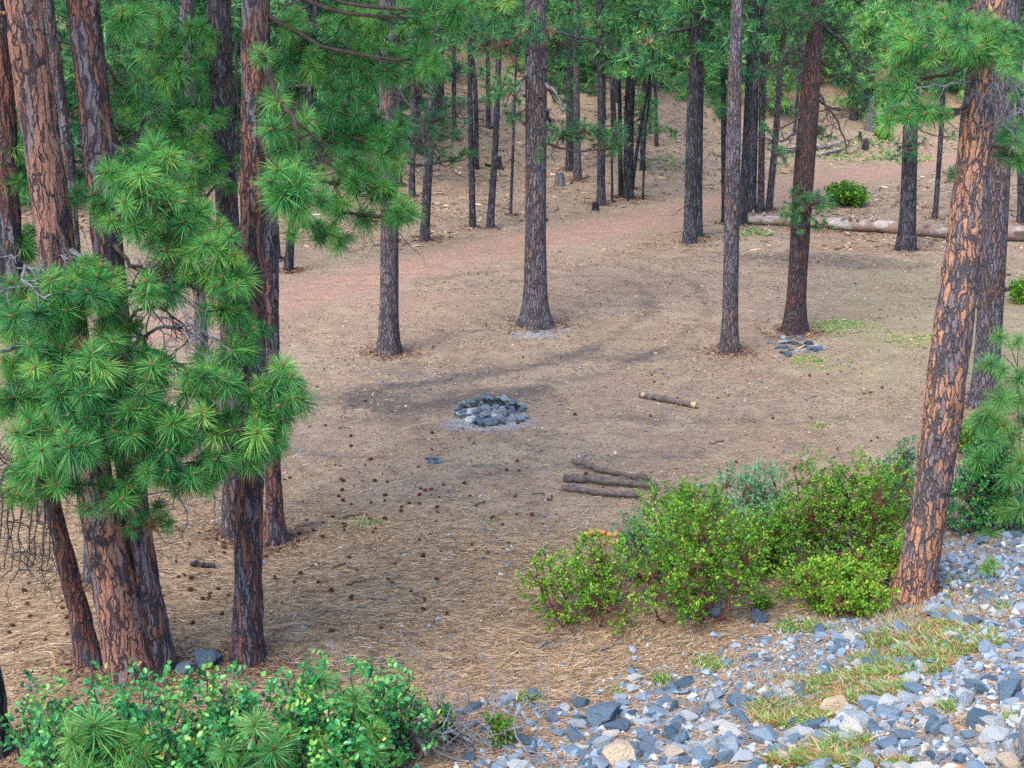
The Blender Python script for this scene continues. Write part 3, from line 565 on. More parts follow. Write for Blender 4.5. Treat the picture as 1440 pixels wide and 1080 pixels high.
T12.dead_branch([(1150,130),(1172,160),(1188,195),(1190,215)], [-.1,-.1,-.1,-.1], .03, TWDK, 10, .5)
T12.dead_branch([(1122,185),(1105,195),(1090,200),(1070,190)], [-.2,-.3,-.4,-.4], .03, TWDK, 9, .45)
T12.snags(4, 7, 14, .8, .012, TWDK)
T13.snags(2.2, 6.4, 16, .8, .013, TWDK)
T14.dead_branch([(1385,95),(1405,100),(1425,125),(1438,150)], [-.3,-.5,-.5,-.5], .02, TWGR, 14, .4)
T14.dead_branch([(1390,120),(1415,140),(1410,170),(1430,190)], [-.2,-.4,-.4,-.4], .014, TWGR, 10, .3)
T14.dead_branch([(1365,115),(1330,120),(1290,125),(1262,160)], [-.2,-.3,-.3,-.3], .016, TWGR, 7, .3)
T14.dead_branch([(1368,90),(1320,82),(1280,78)], [-.2,-.3,-.3], .016, TWDK, 6, .3)
T14.snags(.2, .7, 8, .45, .007, TWGR)

# ------------------------------------------------------------------ the pines beyond the track
BG = 'slimmer pines beyond the clearing'
def far_tree(key, pts, mat, label, H=13, crown=None, z0=5.5, sc=.8, sn=6, top=None, grp=BG, sl=.7):
    t = Tree(key, pts, mat, H, label, grp, flare=.3)
    if crown is not None: t.crown(crown, z0, sc)
    if sn: t.snags(1.2, min(H-1, 7), sn, sl, .014, TWDK)
    return t
for i, a in enumerate([
 ([(405,383,12),(412,300,11),(440,100,9),(445,0,8)], BLK, 'blackened pine leaning right below the green boughs, left of the lone brown pine', 12, CF[2], 4.6, .8, 8),
 ([(391,366,8),(388,300,6)], BLK, 'short charred snag left of the blackened leaning pine', 2.2, None, 0, 0, 2),
 ([(597,341,13),(603,220,12),(612,60,9),(616,0,8)], DRK, 'dark bent pine with a dead twiggy top nearest the left of the track', 11, CF[2], 5.2, .7, 16),
 ([(579,278,9),(582,120,8),(585,0,7)], DRK, 'thin dark pine just left of the dark bent pine, farther back', 12, CF[1], 5, .6, 6),
 ([(562,262,8),(561,100,7)], DRK, 'thin dark pine seen beside the lone brown pine trunk', 12, CF[1], 5, .6, 6),
 ([(665,322,9),(661,150,8),(660,0,6)], DRK, 'tall straight thin black pole-like pine left of the middle pine', 14, CF[2], 9, .6, 14),
 ([(689,322,11),(697,200,9),(702,60,8),(704,0,7)], DRK, 'thin dark pine curving right beside the straight black pole-like pine', 12, CF[0], 6, .6, 12),
 ([(718,303,5),(722,190,4),(726,80,3)], DRK, 'very thin dark sapling pole close to the left of the middle pine', 7, None, 0, 0, 10),
 ([(801,241,11),(801,100,10),(800,0,9)], DRK, 'dark pine behind the low green bough right of the middle pine', 13, CF[0], 5.5, .7, 5),
 ([(812,255,11),(811,180,10),(810,0,8)], MID, 'brownish pine touching the dark one behind the low green bough', 13, CF[2], 6, .7, 5),
 ([(845,290,13),(846,150,11),(843,0,10)], DRK, 'dark pine with a little black stump at its foot', 13, CF[0], 4.9, .7, 8),
 ([(861,285,4),(860,180,3)], DRK, 'pencil-thin dead sapling between two dark pines above the track', 4, None, 0, 0, 5),
 ([(873,277,6),(872,200,6),(871,120,5)], BLK, 'thin black pine pressed against the left of the thick forked black pine', 9, None, 0, 0, 8),
 ([(883,281,17),(885,150,14),(891,40,12),(893,0,11)], BLK, 'thick forked black pine above the track', 14, CF[0], 5.6, .85, 12),
 ([(888,265,6),(902,170,5),(912,125,4)], BLK, 'thin black trunk leaning right out of the thick forked pine', 6, None, 0, 0, 6),
 ([(904,280,4),(907,190,3),(912,150,3)], BLK, 'thinnest bare sapling right of the thick forked black pine', 5, None, 0, 0, 5),
 ([(923,207,6),(922,130,5),(921,60,5)], DRK, 'small far dark pine on the pale slope, right one of a close pair', 12, CF[1], 4.4, .6, 4),
 ([(914,190,5),(914,120,4),(914,60,4)], DRK, 'small far dark pine on the pale slope, left one of a close pair', 11, CF[1], 4, .6, 4),
 ([(970,343,20),(973,200,17),(976,70,14),(977,0,13)], DRK, 'thick dark pine with long dead twigs standing at the near edge of the track', 14, CF[0], 5.3, .95, 20),
 ([(981,333,15),(983,150,12),(985,0,11)], DRK, 'dark pine tucked close behind the thick one at the edge of the track', 14, CF[0], 5.8, .8, 10),
 ([(1019,315,8),(1018,190,8),(1016,60,6)], BLK, 'short black pine half hidden by the slender pinkish pole pine', 10, CF[2], 3.6, .6, 12),
 ([(1044,317,12),(1051,170,11),(1058,0,10)], DRK, 'nearest of four dark trunks in a row at the left end of the fallen log', 14, CF[2], 6.8, .7, 8),
 ([(1057,300,13),(1061,150,11),(1063,0,9)], DRK, 'second of four dark trunks in a row at the left end of the fallen log', 14, CF[1], 6.8, .7, 6),
 ([(1070,300,10),(1072,120,9),(1073,0,8)], DRK, 'third of four dark trunks in a row at the left end of the fallen log', 14, CF[2], 6, .7, 8),
 ([(1081,297,10),(1092,180,9),(1098,90,8),(1104,30,7)], MID, 'reddest of four trunks in a row at the left end of the fallen log', 12, CF[0], 5.6, .6, 6),
 ([(1117,188,5),(1124,110,4),(1128,60,4)], DRK, 'thin dark sapling far behind the red-brown pine', 8, CF[2], 3.5, .4, 4),
 ([(1315,308,8),(1324,180,7),(1328,100,6)], DRK, 'thin dark pine leaning right behind the fallen log, pale rock at its foot', 11, CF[2], 4.6, .6, 8),
 ([(1437,315,12),(1436,230,11),(1433,100,10)], DRK, 'dark pine cut by the right edge of the view behind the fallen log', 12, CF[0], 5.4, .6, 6),
 ([(3,425,26),(4,300,24),(6,100,20)], DRK, 'dark pine at the left edge of the view behind the leaning clump', 12, CF[0], 5.5, .8, 10),
 ([(434,240,10),(434,100,9),(435,0,8)], DRK, 'dark pine glimpsed through the green boughs left of the lone brown pine', 13, CF[0], 4.5, .9, 10),
 ([(588,215,11),(588,100,9),(587,0,8)], DRK, 'bluish dark pine on the slope behind the dead twiggy top', 13, CF[1], 5, .8, 8),
 ([(639,196,7),(638,90,6),(638,0,5)], DRK, 'thin dark pine on the slope left of the pale fallen log', 12, CF[2], 6, .5, 8),
 ([(687,180,7),(686,60,6),(686,0,5)], DRK, 'thin dark pine on the slope right of the pale fallen log', 12, CF[2], 6, .5, 8),
 ]):
    far_tree('B%02d' % i, a[0], a[1], a[2], *a[3:8])
# wood filling the slope behind: shared trunks and crowns, each tree an object of its own
def far_trunk(H, r, seed, mat):
    rng = np.random.default_rng(seed); mb = MB(); P = spline(np.array([[0, 0, -.4], [rng.normal()*.08, rng.normal()*.08, H*.3], [rng.normal()*.15, rng.normal()*.15, H*.65], [rng.normal()*.2, 0, H]]), 16)
    rr = np.interp(np.linspace(0, 1, 16), [0, .04, .1, 1], [r*1.5, r*1.2, r, r*.3]); tube(mb, P, rr, 10)
    for _ in range(14): a = rng.random()*6.28; z = H*(.08+.6*rng.random()); twigs(mb, [0, 0, z], np.array([math.cos(a), math.sin(a), -.2]), .9, .014, rng, 1, 1)
    return mb.mesh('far_trunk', [mat, TWDK])
FT = [far_trunk(13, .17, 1, DRK), far_trunk(12, .12, 2, DRK), far_trunk(14, .2, 3, DRK), far_trunk(10, .09, 4, BLK), far_trunk(13, .16, 5, MID)]
rng = np.random.default_rng(77); used = [t.base[:2] for t in TREES.values()]; cnt = 0; tries = 0
LBL = ['slim dark pine of the wood on the far slope, its crown above the top of the view', 'dark pine with a loose green crown in the wood on the far slope', 'tall pine among the dense trees on the far slope', 'thin blackened pine in the wood on the far slope', 'brown-trunked pine in the wood on the far slope']
KND = ['slim dark pine', 'dark loose-crowned pine', 'tall green pine', 'thin blackened pine', 'brown-trunked pine']
FMARK = [(640, 148, 'the pale high log'), (700, 237, 'the black stump'), (787, 261, 'the jagged grey stump'), (883, 281, 'the forked black pine'), (970, 343, 'the thick trackside pine'), (1080, 297, 'the four-trunk row'), (1140, 212, 'the pale far log'), (1222, 184, 'the tallest dark stump'), (1315, 308, 'the thin leaning pine'), (1437, 315, 'the dark right-edge pine'), (405, 383, 'the blackened leaning pine'), (597, 341, 'the twiggy-topped pine'), (3, 425, 'the dark left-edge pine'), (920, 200, 'the close far pair'), (250, 200, 'the left boughs'), (480, 150, 'the upper left boughs')]
while cnt < 135 and tries < 9000:
    tries += 1; Y = 46+rng.random()**.8*68; X = (rng.random()*2-1)*(Y*.40+3)
    p = np.array([X, Y]); z = float(terrain(X, Y)); px, py, dp = project(np.array([X, Y, z]))
    if seg_dist(np.array([X]), np.array([Y]), ROADP)[0] < 3.2 or min(np.hypot(*(p-q)) for q in used) < 2.1: continue
    r = (X+5.8)*-0.764+(Y-33.8)*0.645
    if r < 3 and Y < 72: continue
    if 905 < px < 965 and py > 165: continue
    if 1150 < px < 1330 and py > 175: continue
    if 620 < px < 740 and py > 100 and rng.random() < .8: continue
    used.append(p); k = int(rng.integers(0, 5)); hs = .85+.3*rng.random(); cnt += 1
    e = empty('pine_tree', (X, Y, z), ' '.join((KND[k]+' on the far slope '+where(px, py, FMARK)).split()[:16]), 'pine tree', 'pines of the wood on the far slope' if 1 else ['far slope pines with high crowns', 'far slope pines with loose crowns', 'far slope pines in the dense wood', 'far slope blackened thin pines', 'far slope brown-trunked pines'][k])
    o = link('trunk', FT[k], e, (0, 0, 0), (rng.normal()*.025, rng.normal()*.03, rng.random()*6.28), hs)
    ci = (1, 2, 0, 2, 0)[k]; c0 = (1.6+3.4*rng.random() if k != 3 else 5+2*rng.random())
    link('crown', CF[ci], e, (0, 0, c0), (0, 0, rng.random()*6.28), (.75+.45*rng.random()) if k != 3 else .6)
for i, (x, y, s_) in enumerate([(180,250,1.3),(250,225,1.4),(330,240,1.4),(400,230,1.3),(450,205,1.4),(520,190,1.4),(575,150,1.3),(110,270,1.3),(60,280,1.2),(215,150,1.5),(300,140,1.5),(390,130,1.5),(610,110,1.4),(760,100,1.4),(800,120,1.3),(710,80,1.3),(830,80,1.5),(900,70,1.5),(960,80,1.5),(1050,110,1.4),(1110,90,1.3),(1310,130,1.3),(1380,140,1.3),(1150,70,1.4),(660,50,1.4),(560,60,1.4)]):
    b = G(x+9*math.sin(i*5.1), y); qx, qy, _ = project(b); e = empty('young_pine', b, ' '.join(('dark green young pine on the far slope '+where(float(qx), float(qy), FMARK)).split()[:16]), 'young pine', 'bushy young pines on the far slope')
    link('crown', CFY[i % 2], e, (0, 0, .1), (0, 0, i*1.7), s_); mb = MB(); tube(mb, [(0, 0, -.2), (0, 0, 2.), (0.02, 0, 4.1*s_)], [.08, .06, .01], 6); mb.build('trunk', DRK, e)
# bushy young pines
for i, (x, y, s_, l) in enumerate([(1215,165,1.25,'bright green bushy young pine behind the two dark stumps at upper right'), (1178,120,1.3,'bright green young pine left of the tallest bushy one at upper right'), (1245,150,1.2,'bushy young pine right of the two dark stumps, behind the dark grey pine'),
     (930,120,1.2,'yellowish green young pine above the pale slope'), (1000,140,1.2,'young pine between the thick dark pine and the slender pinkish pole'), (1345,120,1.2,'young pine behind the big orange-plated trunk'), (1090,165,1.0,'young pine behind the row of four dark trunks'), (860,100,1.2,'young pine high on the slope behind the forked black pine'), (480,120,1.3,'young pine on the slope at upper left behind the boughs'), (1400,190,1.2,'young pine far right behind the grey and orange pine'), (1270,90,1.3,'young pine on the slope above the road bend')]):
    b = G(x, y); e = empty('young_pine', b, l, 'young pine', 'bushy young pines on the far slope')
    link('crown', CF[3], e, (0, 0, .15), (0, 0, i*1.3), s_); mb = MB(); tube(mb, [(0, 0, -.2), (0, 0, 2.), (0.02, 0, 4.1*s_)], [.08, .06, .01], 6); mb.build('trunk', DRK, e)
# ------------------------------------------------------------------ stumps and fallen logs
def stump(px, py, wpx, hpx, mat, label, jag=.35, seed=0):
    b = G(px, py); k = depth(b)/FPX; r = wpx/2*k; h = hpx*k; rng = np.random.default_rng(seed+int(px)); mb = MB(); n = 14; th = np.arange(n)/n*2*np.pi; L = []
    for f in (0, .06, .2, .6, 1): L.append(np.stack([np.cos(th), np.sin(th), 0*th], 1)*r*(1.35-.35*min(1, f*3)-.12*f)*(1+.12*np.sin(5*th+seed))[:, None]+np.array([0, 0, f*h-.06*(f == 0)]))
    V = np.array(L); V[-1, :, 2] += h*jag*(rng.random(n)-.5)*2*.5; V[-1, :, :2] *= .9; V = np.concatenate([V.reshape(-1, 3), [[0, 0, h*.8]]])
    i = np.arange(4)[:, None]*n; j = np.arange(n)[None]; j2 = (j+1) % n; Q_ = np.stack([i+j, i+j2, i+n+j2, i+n+j], -1).reshape(-1, 4); j = np.arange(n)
    mb.add(V, np.stack([4*n+j, 4*n+(j+1) % n, np.full(n, 5*n)], 1), Q_); o = mb.build('stump', mat, None, b, smooth=False); tag(o, label, 'stump', 'stumps beyond the track'); return o
stump(787,261,13,17,STMP,'pale grey jagged stump on the slope right of the middle pine',.6,1)
stump(837,296,9,12,BLK,'little black stump at the foot of a dark pine above the track',.3,2)
stump(700,237,12,17,BLK,'black stump beside a fallen stick left of the middle pine',.3,3)
stump(1222,184,10,36,STMP,'tallest dark snag-like stump at the upper right, pointed top',1.2,4)
stump(1232,179,8,8,BLK,'short square black stump right of the tallest pointed one',.2,5)
stump(1217,211,9,14,BLK,'black stump with a pale top nearest the road bend',.3,6)
stump(1209,199,5,11,BLK,'thin black stub just above the stump nearest the road bend',.8,7)
stump(1200,168,11,12,BLK,'black burnt stump at the far left of the upper right group',.5,8)
stump(1152,190,7,11,BLK,'small black stump just right of the red-brown pine',.3,9)
def log(name, P, r0, r1, mat, label, group=None, n=10, wob=.02, cut=False, knots=3, seed=0, cat='log'):
    rng = np.random.default_rng(seed); P = np.array(P); c = P.mean(0); S = spline(P, 16)-c; S[1:-1] += rng.normal(size=(14, 3))*wob*.4
    rr = np.linspace(r0, r1, 16)*(1+.07*rng.normal(size=16)); mb = MB(); tube(mb, S, rr, n, .5, 0)
    for _ in range(knots): j = int(rng.integers(2, 14)); d = rng.normal(size=3); d[2] = abs(d[2]); d /= np.linalg.norm(d); tube(mb, [S[j]+d*rr[j]*.5, S[j]+d*rr[j]*1.35], [rr[j]*.3, rr[j]*.18], 6)
    o = mb.build(name, mat, None, c); tag(o, label, cat, group)
    if cut:
        for a, b in ((0, 1), (-1, -2)):
            d = S[a]-S[b]; d /= np.linalg.norm(d); m2 = MB(); tube(m2, [S[a]-d*cut, S[a]-d*cut*.5, S[a]+d*.012], [rr[a]*.97, rr[a]*1.03, rr[a]*.8], n); m2.build('peeled_end', LOGC, o)
    return o
def gp(x, y, dz=0): p = G(x, y).copy(); p[2] += dz; return p
a, b = gp(1053,316), gp(1455,340); mid1 = gp(1190,324); mid2 = gp(1330,335)
big = log('fallen_log', [a+[0, 0, .17], mid1+[0, 0, .2], mid2+[0, 0, .22], b+[0, 0, .24]], .15, .215, LOGW, 'long weathered fallen trunk, pale and brown, lying across the far right of the clearing', None, 20, .01, False, 0, 3)
mb = MB(); rng = np.random.default_rng(5); c = big.location
for _ in range(16):
    f = rng.random(); p = np.array(a)*(1-f)+np.array(b)*f+[0, -.06, .34]; d = np.array([rng.normal()*.4, -.3+.5*rng.random(), .8]); tube(mb, [p-np.array(c), p-np.array(c)+d*(.08+.14*rng.random())], [.05, .02], 5)
mb.build('branch_stub', LOGW, big)
log('log', [gp(900,559,.04), gp(940,567,.06), gp(981,575,.05)], .056, .05, LOGB, 'short log with pale peeled ends lying alone right of the fire ring', None, 10, .02, .13, 2, 4)
GL = 'logs lying beside the shrubs'
log('log', [gp(806,656,.1), gp(835,664,.09), gp(870,672,.09), gp(914,680,.08)], .046, .036, CHAR if 0 else LOGB, 'farthest of the three long logs left of the shrubs, crooked and dark', GL, 10, .05, False, 6, 5)
log('log', [gp(793,678,.07), gp(840,682,.08), gp(925,692,.08)], .064, .048, LOGB, 'thickest of the three long logs left of the shrubs, middle one', GL, 10, .02, False, 3, 6)
log('log', [gp(790,690,.05), gp(840,697,.06), gp(900,702,.06)], .038, .044, LOGB, 'nearest and thinnest of the three long logs left of the shrubs', GL, 10, .02, False, 2, 7)
log('log', [gp(985,699,.05), gp(1012,703,.05)], .05, .05, LOGB, 'short end of a log seen among the shrubs right of the three long logs', GL, 8, .01, .05, 0, 8)
log('fallen_log', [gp(1100,216,.12), gp(1140,212,.14), gp(1182,206,.12)], .14, .12, LOGW, 'pale fallen log on the far slope behind the red-brown pine', 'fallen logs on the far slope', 10, .02, False, 3, 9)
log('fallen_log', [gp(1150,222,.1), gp(1180,214,.1)], .1, .09, LOGW, 'short pale log just below the pale one on the far slope at right', 'fallen logs on the far slope', 8, .02, False, 1, 10)
log('fallen_log', [gp(612,152,.16), gp(640,149,.16), gp(682,144,.16)], .16, .13, LOGW, 'pale fallen log high on the slope left of the middle pine', 'fallen logs on the far slope', 10, .02, False, 3, 11)
log('stick', [gp(682,233,.05), gp(699,238,.06)], .05, .04, BLK, 'black stick lying against the black stump left of the middle pine', None, 8, .02, False, 1, 12, 'stick')
log('stick', [gp(270,798,.04), gp(285,800,.04), gp(301,799,.04)], .035, .03, CHAR, 'short charred stick on the needles left of the straight furrowed pine', None, 8, .02, False, 2, 13, 'stick')
log('wood_chunk', [gp(826,757,.04), gp(846,755,.05), gp(868,757,.04)], .045, .03, LOGO, 'long splintered piece of rotten orange wood behind the small left shrub', None, 7, .06, False, 2, 14, 'wood chunk')
log('wood_chunk', [gp(850,768,.03), gp(868,766,.03)], .035, .03, LOGO, 'short piece of rotten orange wood just in front of the long splintered one', None, 7, .05, False, 1, 15, 'wood chunk')
log('stick', [gp(1118,452,.04), gp(1121,492,.0), gp(1131,489,.04)][1:], .02, .02, LOGC, 'pale stick lying among the scattered stones under the red-brown pine', None, 6, .0, False, 0, 16, 'stick')
rng = np.random.default_rng(31)
STK = [(347,930,'the straight furrowed pine foot'),(385,768,'the reddish pine foot'),(285,800,'the charred stick'),(690,580,'the fire ring'),(608,648,'the burnt stone heap'),(840,690,'the three long logs'),(940,567,'the lone short log'),(1120,485,'the scattered stones'),(1026,500,'the pinkish pole pine'),(546,500,'the lone brown pine'),(754,465,'the middle pine foot'),(1274,355,'the dark pine by the log'),(800,800,'the small left shrub'),(600,900,'the open needle slope')]
for i in range(46):
    if i < 30: p = G(430+rng.random()*800, 340+rng.random()*420)
    else: p = G(250+rng.random()*600, 700+rng.random()*230)
    a_ = rng.random()*6.28; L_ = .12+.3*rng.random(); d = np.array([math.cos(a_), math.sin(a_), 0])*L_; q = p+d; q[2] = float(terrain(q[0], q[1])); m_ = (p+q)/2+np.array([0, 0, .03])
    log('stick', [p+[0, 0, .02], m_, q+[0, 0, .02]], .011, .006, TWGR if i % 3 else TWDK, 'thin dead stick '+where(*[float(v_) for v_ in project(p)[:2]], STK), 'thin sticks strewn over the clearing', 5, .02, False, 0, i, 'stick')

# ------------------------------------------------------------------ rocks
def hull(seed, flat=.7, n=13):
    rng = np.random.default_rng(seed); bm = bmesh.new()
    P = rng.normal(size=(n, 3)); P /= np.linalg.norm(P, axis=1)[:, None]; P *= (.75+.35*rng.random((n, 1)))
    P *= np.array([1.15, .85+.2*rng.random(), flat])
    for p in P: bm.verts.new(p)
    r = bmesh.ops.convex_hull(bm, input=bm.verts); bmesh.ops.delete(bm, geom=[g for g in r['geom_interior'] if isinstance(g, bmesh.types.BMVert)], context='VERTS')
    bmesh.ops.triangulate(bm, faces=bm.faces); bm.verts.index_update()
    V = np.array([v.co[:] for v in bm.verts]); F = np.array([[v.index for v in f.verts] for f in bm.faces]); bm.free(); return V, F
HU = [hull(100+i, .5+.35*((i*7) % 10)/10) for i in range(14)]
def hull_big(seed, flat=.7):
    """an angular rock with worn edges and small chips"""
    V, F = hull(seed, flat, 15); bm = bmesh.new(); vs = [bm.verts.new(v) for v in V]
    for f in F: bm.faces.new([vs[i] for i in f])
    bmesh.ops.dissolve_limit(bm, angle_limit=R(12), verts=bm.verts, edges=bm.edges)
    bmesh.ops.bevel(bm, geom=list(bm.edges), offset=.045, segments=1, affect='EDGES', profile=.5)
    bmesh.ops.triangulate(bm, faces=bm.faces); bmesh.ops.subdivide_edges(bm, edges=[e for e in bm.edges if e.calc_length() > .35], cuts=1); bmesh.ops.triangulate(bm, faces=bm.faces)
    rng = np.random.default_rng(seed)
    for v in bm.verts: v.co *= 1+.035*rng.normal()
    bm.verts.index_update(); V = np.array([v.co[:] for v in bm.verts]); F = np.array([[v.index for v in f.verts] for f in bm.faces]); bm.free(); return V, F
HB = [hull_big(200+i, .55+.3*((i*3) % 10)/10) for i in range(14)]
def rock_mesh(mat, k, name='rock'): mb = MB(); mb.add(HB[k][0], HB[k][1]); return mb.mesh(name, mat, False)
RM = [rock_mesh(ROCK, k) for k in range(14)]; _rc = {}
def rock(p, s, label, group=None, mat=None, k=None, rng=random.Random(3), name='rock', cat='rock', sink=.25):
    k = rng.randrange(14) if k is None else k
    if mat is None: m = RM[k]
    else: m = _rc.setdefault((mat.name, k), None) or _rc.__setitem__((mat.name, k), rock_mesh(mat, k)) or _rc[(mat.name, k)]
    s = np.array(s)*np.ones(3); o = link(name, m, None, (p[0], p[1], p[2]+s[2]*sink), (rng.uniform(-.3, .3), rng.uniform(-.3, .3), rng.random()*6.28), tuple(s)); return tag(o, label, cat, group)
def prock(px, py, wpx, label, **k):
    p = G(px, py); r = wpx/2*1.3*depth(p)/FPX/1.1; return rock(p, r, label, **k)
prock(291,935,44,'larger of two slate blue boulders at the foot of the straight furrowed pine', mat=RSLT, k=2)
prock(262,944,26,'smaller of two slate blue boulders at the foot of the straight furrowed pine', mat=RSLT, k=5)
prock(848,1012,58,'biggest dark blue-grey boulder on the rock slope at lower middle', mat=RSLT, k=7)
prock(1175,1000,36,'rounded tan boulder among the low plants on the rock slope', mat=RTAN, k=3)
prock(1141,1066,26,'rust-coloured stone at the bottom edge below the tan boulder', mat=RRST, k=4)
prock(876,1070,52,'big cream boulder at the bottom edge of the rock slope', mat=RTAN, k=6)
prock(1378,1020,42,'dark blue wedge-shaped stone at lower right near the grey boulder', mat=RSLT, k=8)
prock(1420,985,50,'dark rock right behind the tall grey boulder in the lower right corner', mat=RSLT, k=9)
prock(1004,866,34,'blue-grey stone on the needles just below the middle shrub', mat=RSLT, k=1)
prock(1066,872,24,'blue-grey stone right of the one below the middle shrub', mat=RSLT, k=3)
prock(969,872,14,'smallest blue stone left of the ones below the middle shrub', mat=RSLT, k=10)
prock(1318,308,0.01 or 9,'pale rock at the foot of the thin leaning pine behind the fallen log', mat=RTAN, k=2)
p = G(1436,1079); rock(p+np.array([.02, -.1, .1]), (.17, .16, .42), 'tall smooth grey boulder cut by the lower right corner', mat=RGRY, k=0, name='boulder', cat='boulder', sink=.5)
# fire ring: every stone its own
rng = np.random.default_rng(8); pr = random.Random(8); c0 = G(691,585); FG = 'stones piled in the fire ring'
mb = MB(); th = np.arange(28)/28*6.283; L = []
for f, zz in ((1, -.03), (.8, .07), (.5, .13), (.15, .16)): L.append(np.stack([np.cos(th)*.62*f*(1+.06*np.sin(5*th)), np.sin(th)*.5*f*(1+.05*np.cos(4*th)), zz+.02*np.sin(7*th)*f], 1))
V = np.concatenate([np.array(L).reshape(-1, 3), [[0, 0, .165]]]); i = np.arange(3)[:, None]*28; j = np.arange(28)[None]; j2 = (j+1) % 28; jj = np.arange(28)
mb.add(V, np.stack([84+jj, 84+(jj+1) % 28, np.full(28, 112)], 1), np.stack([i+j, i+j2, i+28+j2, i+28+j], -1).reshape(-1, 4))
ASH = wood('ash', (.36, .36, .37), (.6, .59, .58), 9, .03, 1); tag(mb.build('ash_heap', ASH, None, c0), 'grey mound of ash inside the ring of stones', 'ash', None, 'stuff')
def ring(n, R0, zb, sz, lab, jit=.05):
    for i in range(n):
        a = i/n*6.283+rng.normal()*.12; r = R0+rng.normal()*jit; x, y = c0[0]+math.cos(a)*r*1.12, c0[1]+math.sin(a)*r*.95; s_ = sz*(.7+.6*rng.random())
        rock((x, y, float(terrain(x, y))+zb), (s_, s_*.85, s_*.8), lab, FG, (RDRK, RGRY, RDRK, RSLT, RDRK)[i % 5], None, pr, 'stone', 'stone')
ring(17, .58, .04, .12, 'sooty grey stone in the outer circle of the fire ring'); ring(14, .44, .14, .11, 'sooty grey stone stacked on the upper tier of the fire ring'); ring(12, .52, .07, .06, 'small stone wedged between larger ones of the fire ring', .08); ring(10, .30, .22, .10, 'sooty grey stone near the top of the heaped fire ring', .06); ring(5, .15, .25, .07, 'small stone in the middle of the heaped fire ring', .05)
rock((c0[0]-.08, c0[1]+.5, c0[2]+.12), (.17, .12, .13), 'largest dark stone at the back of the fire ring', None, RDRK, 2, pr); rock((c0[0]+.22, c0[1]+.46, c0[2]+.15), (.10, .09, .11), 'upright light grey stone at the back right of the fire ring', None, ROCK, 5, pr)
rock((c0[0]-.18, c0[1]-.57, c0[2]+.05), (.16, .1, .12), 'broad dark blue-grey stone at the front left of the fire ring', None, RSLT, 7, pr); rock((c0[0]+.08, c0[1]-.58, c0[2]+.04), (.1, .09, .11), 'rounded pale grey stone at the front of the fire ring', None, RGRY, 3, pr)
for i in range(9):
    a = rng.random()*6.28; x, y = c0[0]+rng.normal()*.16, c0[1]+rng.normal()*.13; d = np.array([math.cos(a), math.sin(a), .1*rng.normal()])*.12; q = np.array([x, y, c0[2]+.22])
    log('charred_stick', [q-d, q, q+d], .02, .014, CHAR, 'short charred stick lying on the ash of the fire ring', 'charred sticks in the fire ring', 6, .01, False, 0, i, 'stick')
s = NT('red_plastic'); s.base((.6, .02, .02), .4, .5); mb = MB(); tube(mb, [(0, 0, 0), (0, 0, .02), (0.005, 0, .055), (.01, 0, .06)], [.016, .022, .02, .012], 10)
tag(mb.build('cup', s.m, None, (c0[0]+.05, c0[1]+.33, c0[2]+.25)), 'tiny bright red cup standing at the back of the fire ring', 'cup')
# scattered ring below the red-brown pine
for i, (x, y, w_) in enumerate([(1102,476,7),(1114,475,6),(1125,478,7),(1100,483,10),(1109,482,8),(1117,484,9),(1095,490,8),(1104,490,8),(1113,493,9),(1120,494,6),(1101,497,8),(1108,501,9),(1137,485,9),(1133,489,7),(1140,492,9),(1147,488,9),(1152,491,9),(1147,494,8),(1157,491,6),(1136,496,6),(1082,483,5),(1126,486,6)]):
    p = G(x, y); r = w_/2*1.6*depth(p)/FPX; rock(p, (r*1.1, r, r*.8), 'blue-grey stone of the scattered pile under the red-brown pine', 'stones scattered under the red-brown pine', RSLT if i % 3 else ROCK, None, pr, 'stone', 'stone')
for i in range(16):
    p = G(596+rng.random()*26, 645+rng.random()*8); s_ = .025+.03*rng.random(); rock(p, (s_*1.4, s_, s_*.7), 'small dark burnt stone of the little heap left of and below the fire ring', 'little heap of burnt stones', (RDRK, RDRK, ROCK)[i % 3], None, pr, 'stone', 'stone')
# rock slope: the 300 that show largest one by one, the rest as one sheet
rng = np.random.default_rng(12); N = 60000; X = rng.random(N)*22-5; Y = 4.5+rng.random(N)*25; d = emb_d(X, Y)
dens = np.clip((d+.9)/1.4, 0, 1)**1.6; dens = np.where(d < -.2, dens*.5, dens); dens = dens*(.6+.6*ss(.3, .6, fbm(X/1.3, Y/1.3, 41)))
Z = terrain(X, Y); px, py, dp = project(np.stack([X, Y, Z], 1))
def inel(cx, cy, rx, ry): return ((px-cx)/rx)**2+((py-cy)/ry)**2 < 1
for e in ((1310,905,100,26),(1200,970,70,26),(1130,1000,60,20),(1180,1060,60,14)): dens = np.where(inel(*e), dens*.12, dens)
dens = np.where((px > 1330) & (py > 735) & (d > -3), np.maximum(dens, .5*(py > 735)), dens)
dens = np.where((py < 900-(px-760)*.05) & (px < 1300), dens*.12, dens)
dens = np.where((px < 640), 0, dens); dens = np.where((py > 985) & (px > 650) & (px < 1000), np.maximum(dens, .8), dens)
keep = (rng.random(N) < dens) & (px > -100) & (px < 1560) & (py < 1250) & (dp > 3)
X, Y, Z, px, py, dp, d = [q[keep] for q in (X, Y, Z, px, py, dp, d)]; n = len(X); size = np.exp(rng.normal(size=n)*.42)*.042
size = np.where((rng.random(n) < .05), size*1.8, size); size = np.minimum(size, .15); size = np.where(d < .3, size*.8, size); size = size*(1+.18*ss(950, 1010, py))
size = size*np.where((px > 900) & (px < 1150) & (py > 870) & (py < 960), .6, 1)
hue = np.clip(.46+.2*rng.normal(size=n)+.2*ss(900, 1250, px)*ss(930, 1010, py)+.15*(vn(X/.6, Y/.6, 9)-.5), 0, .985)
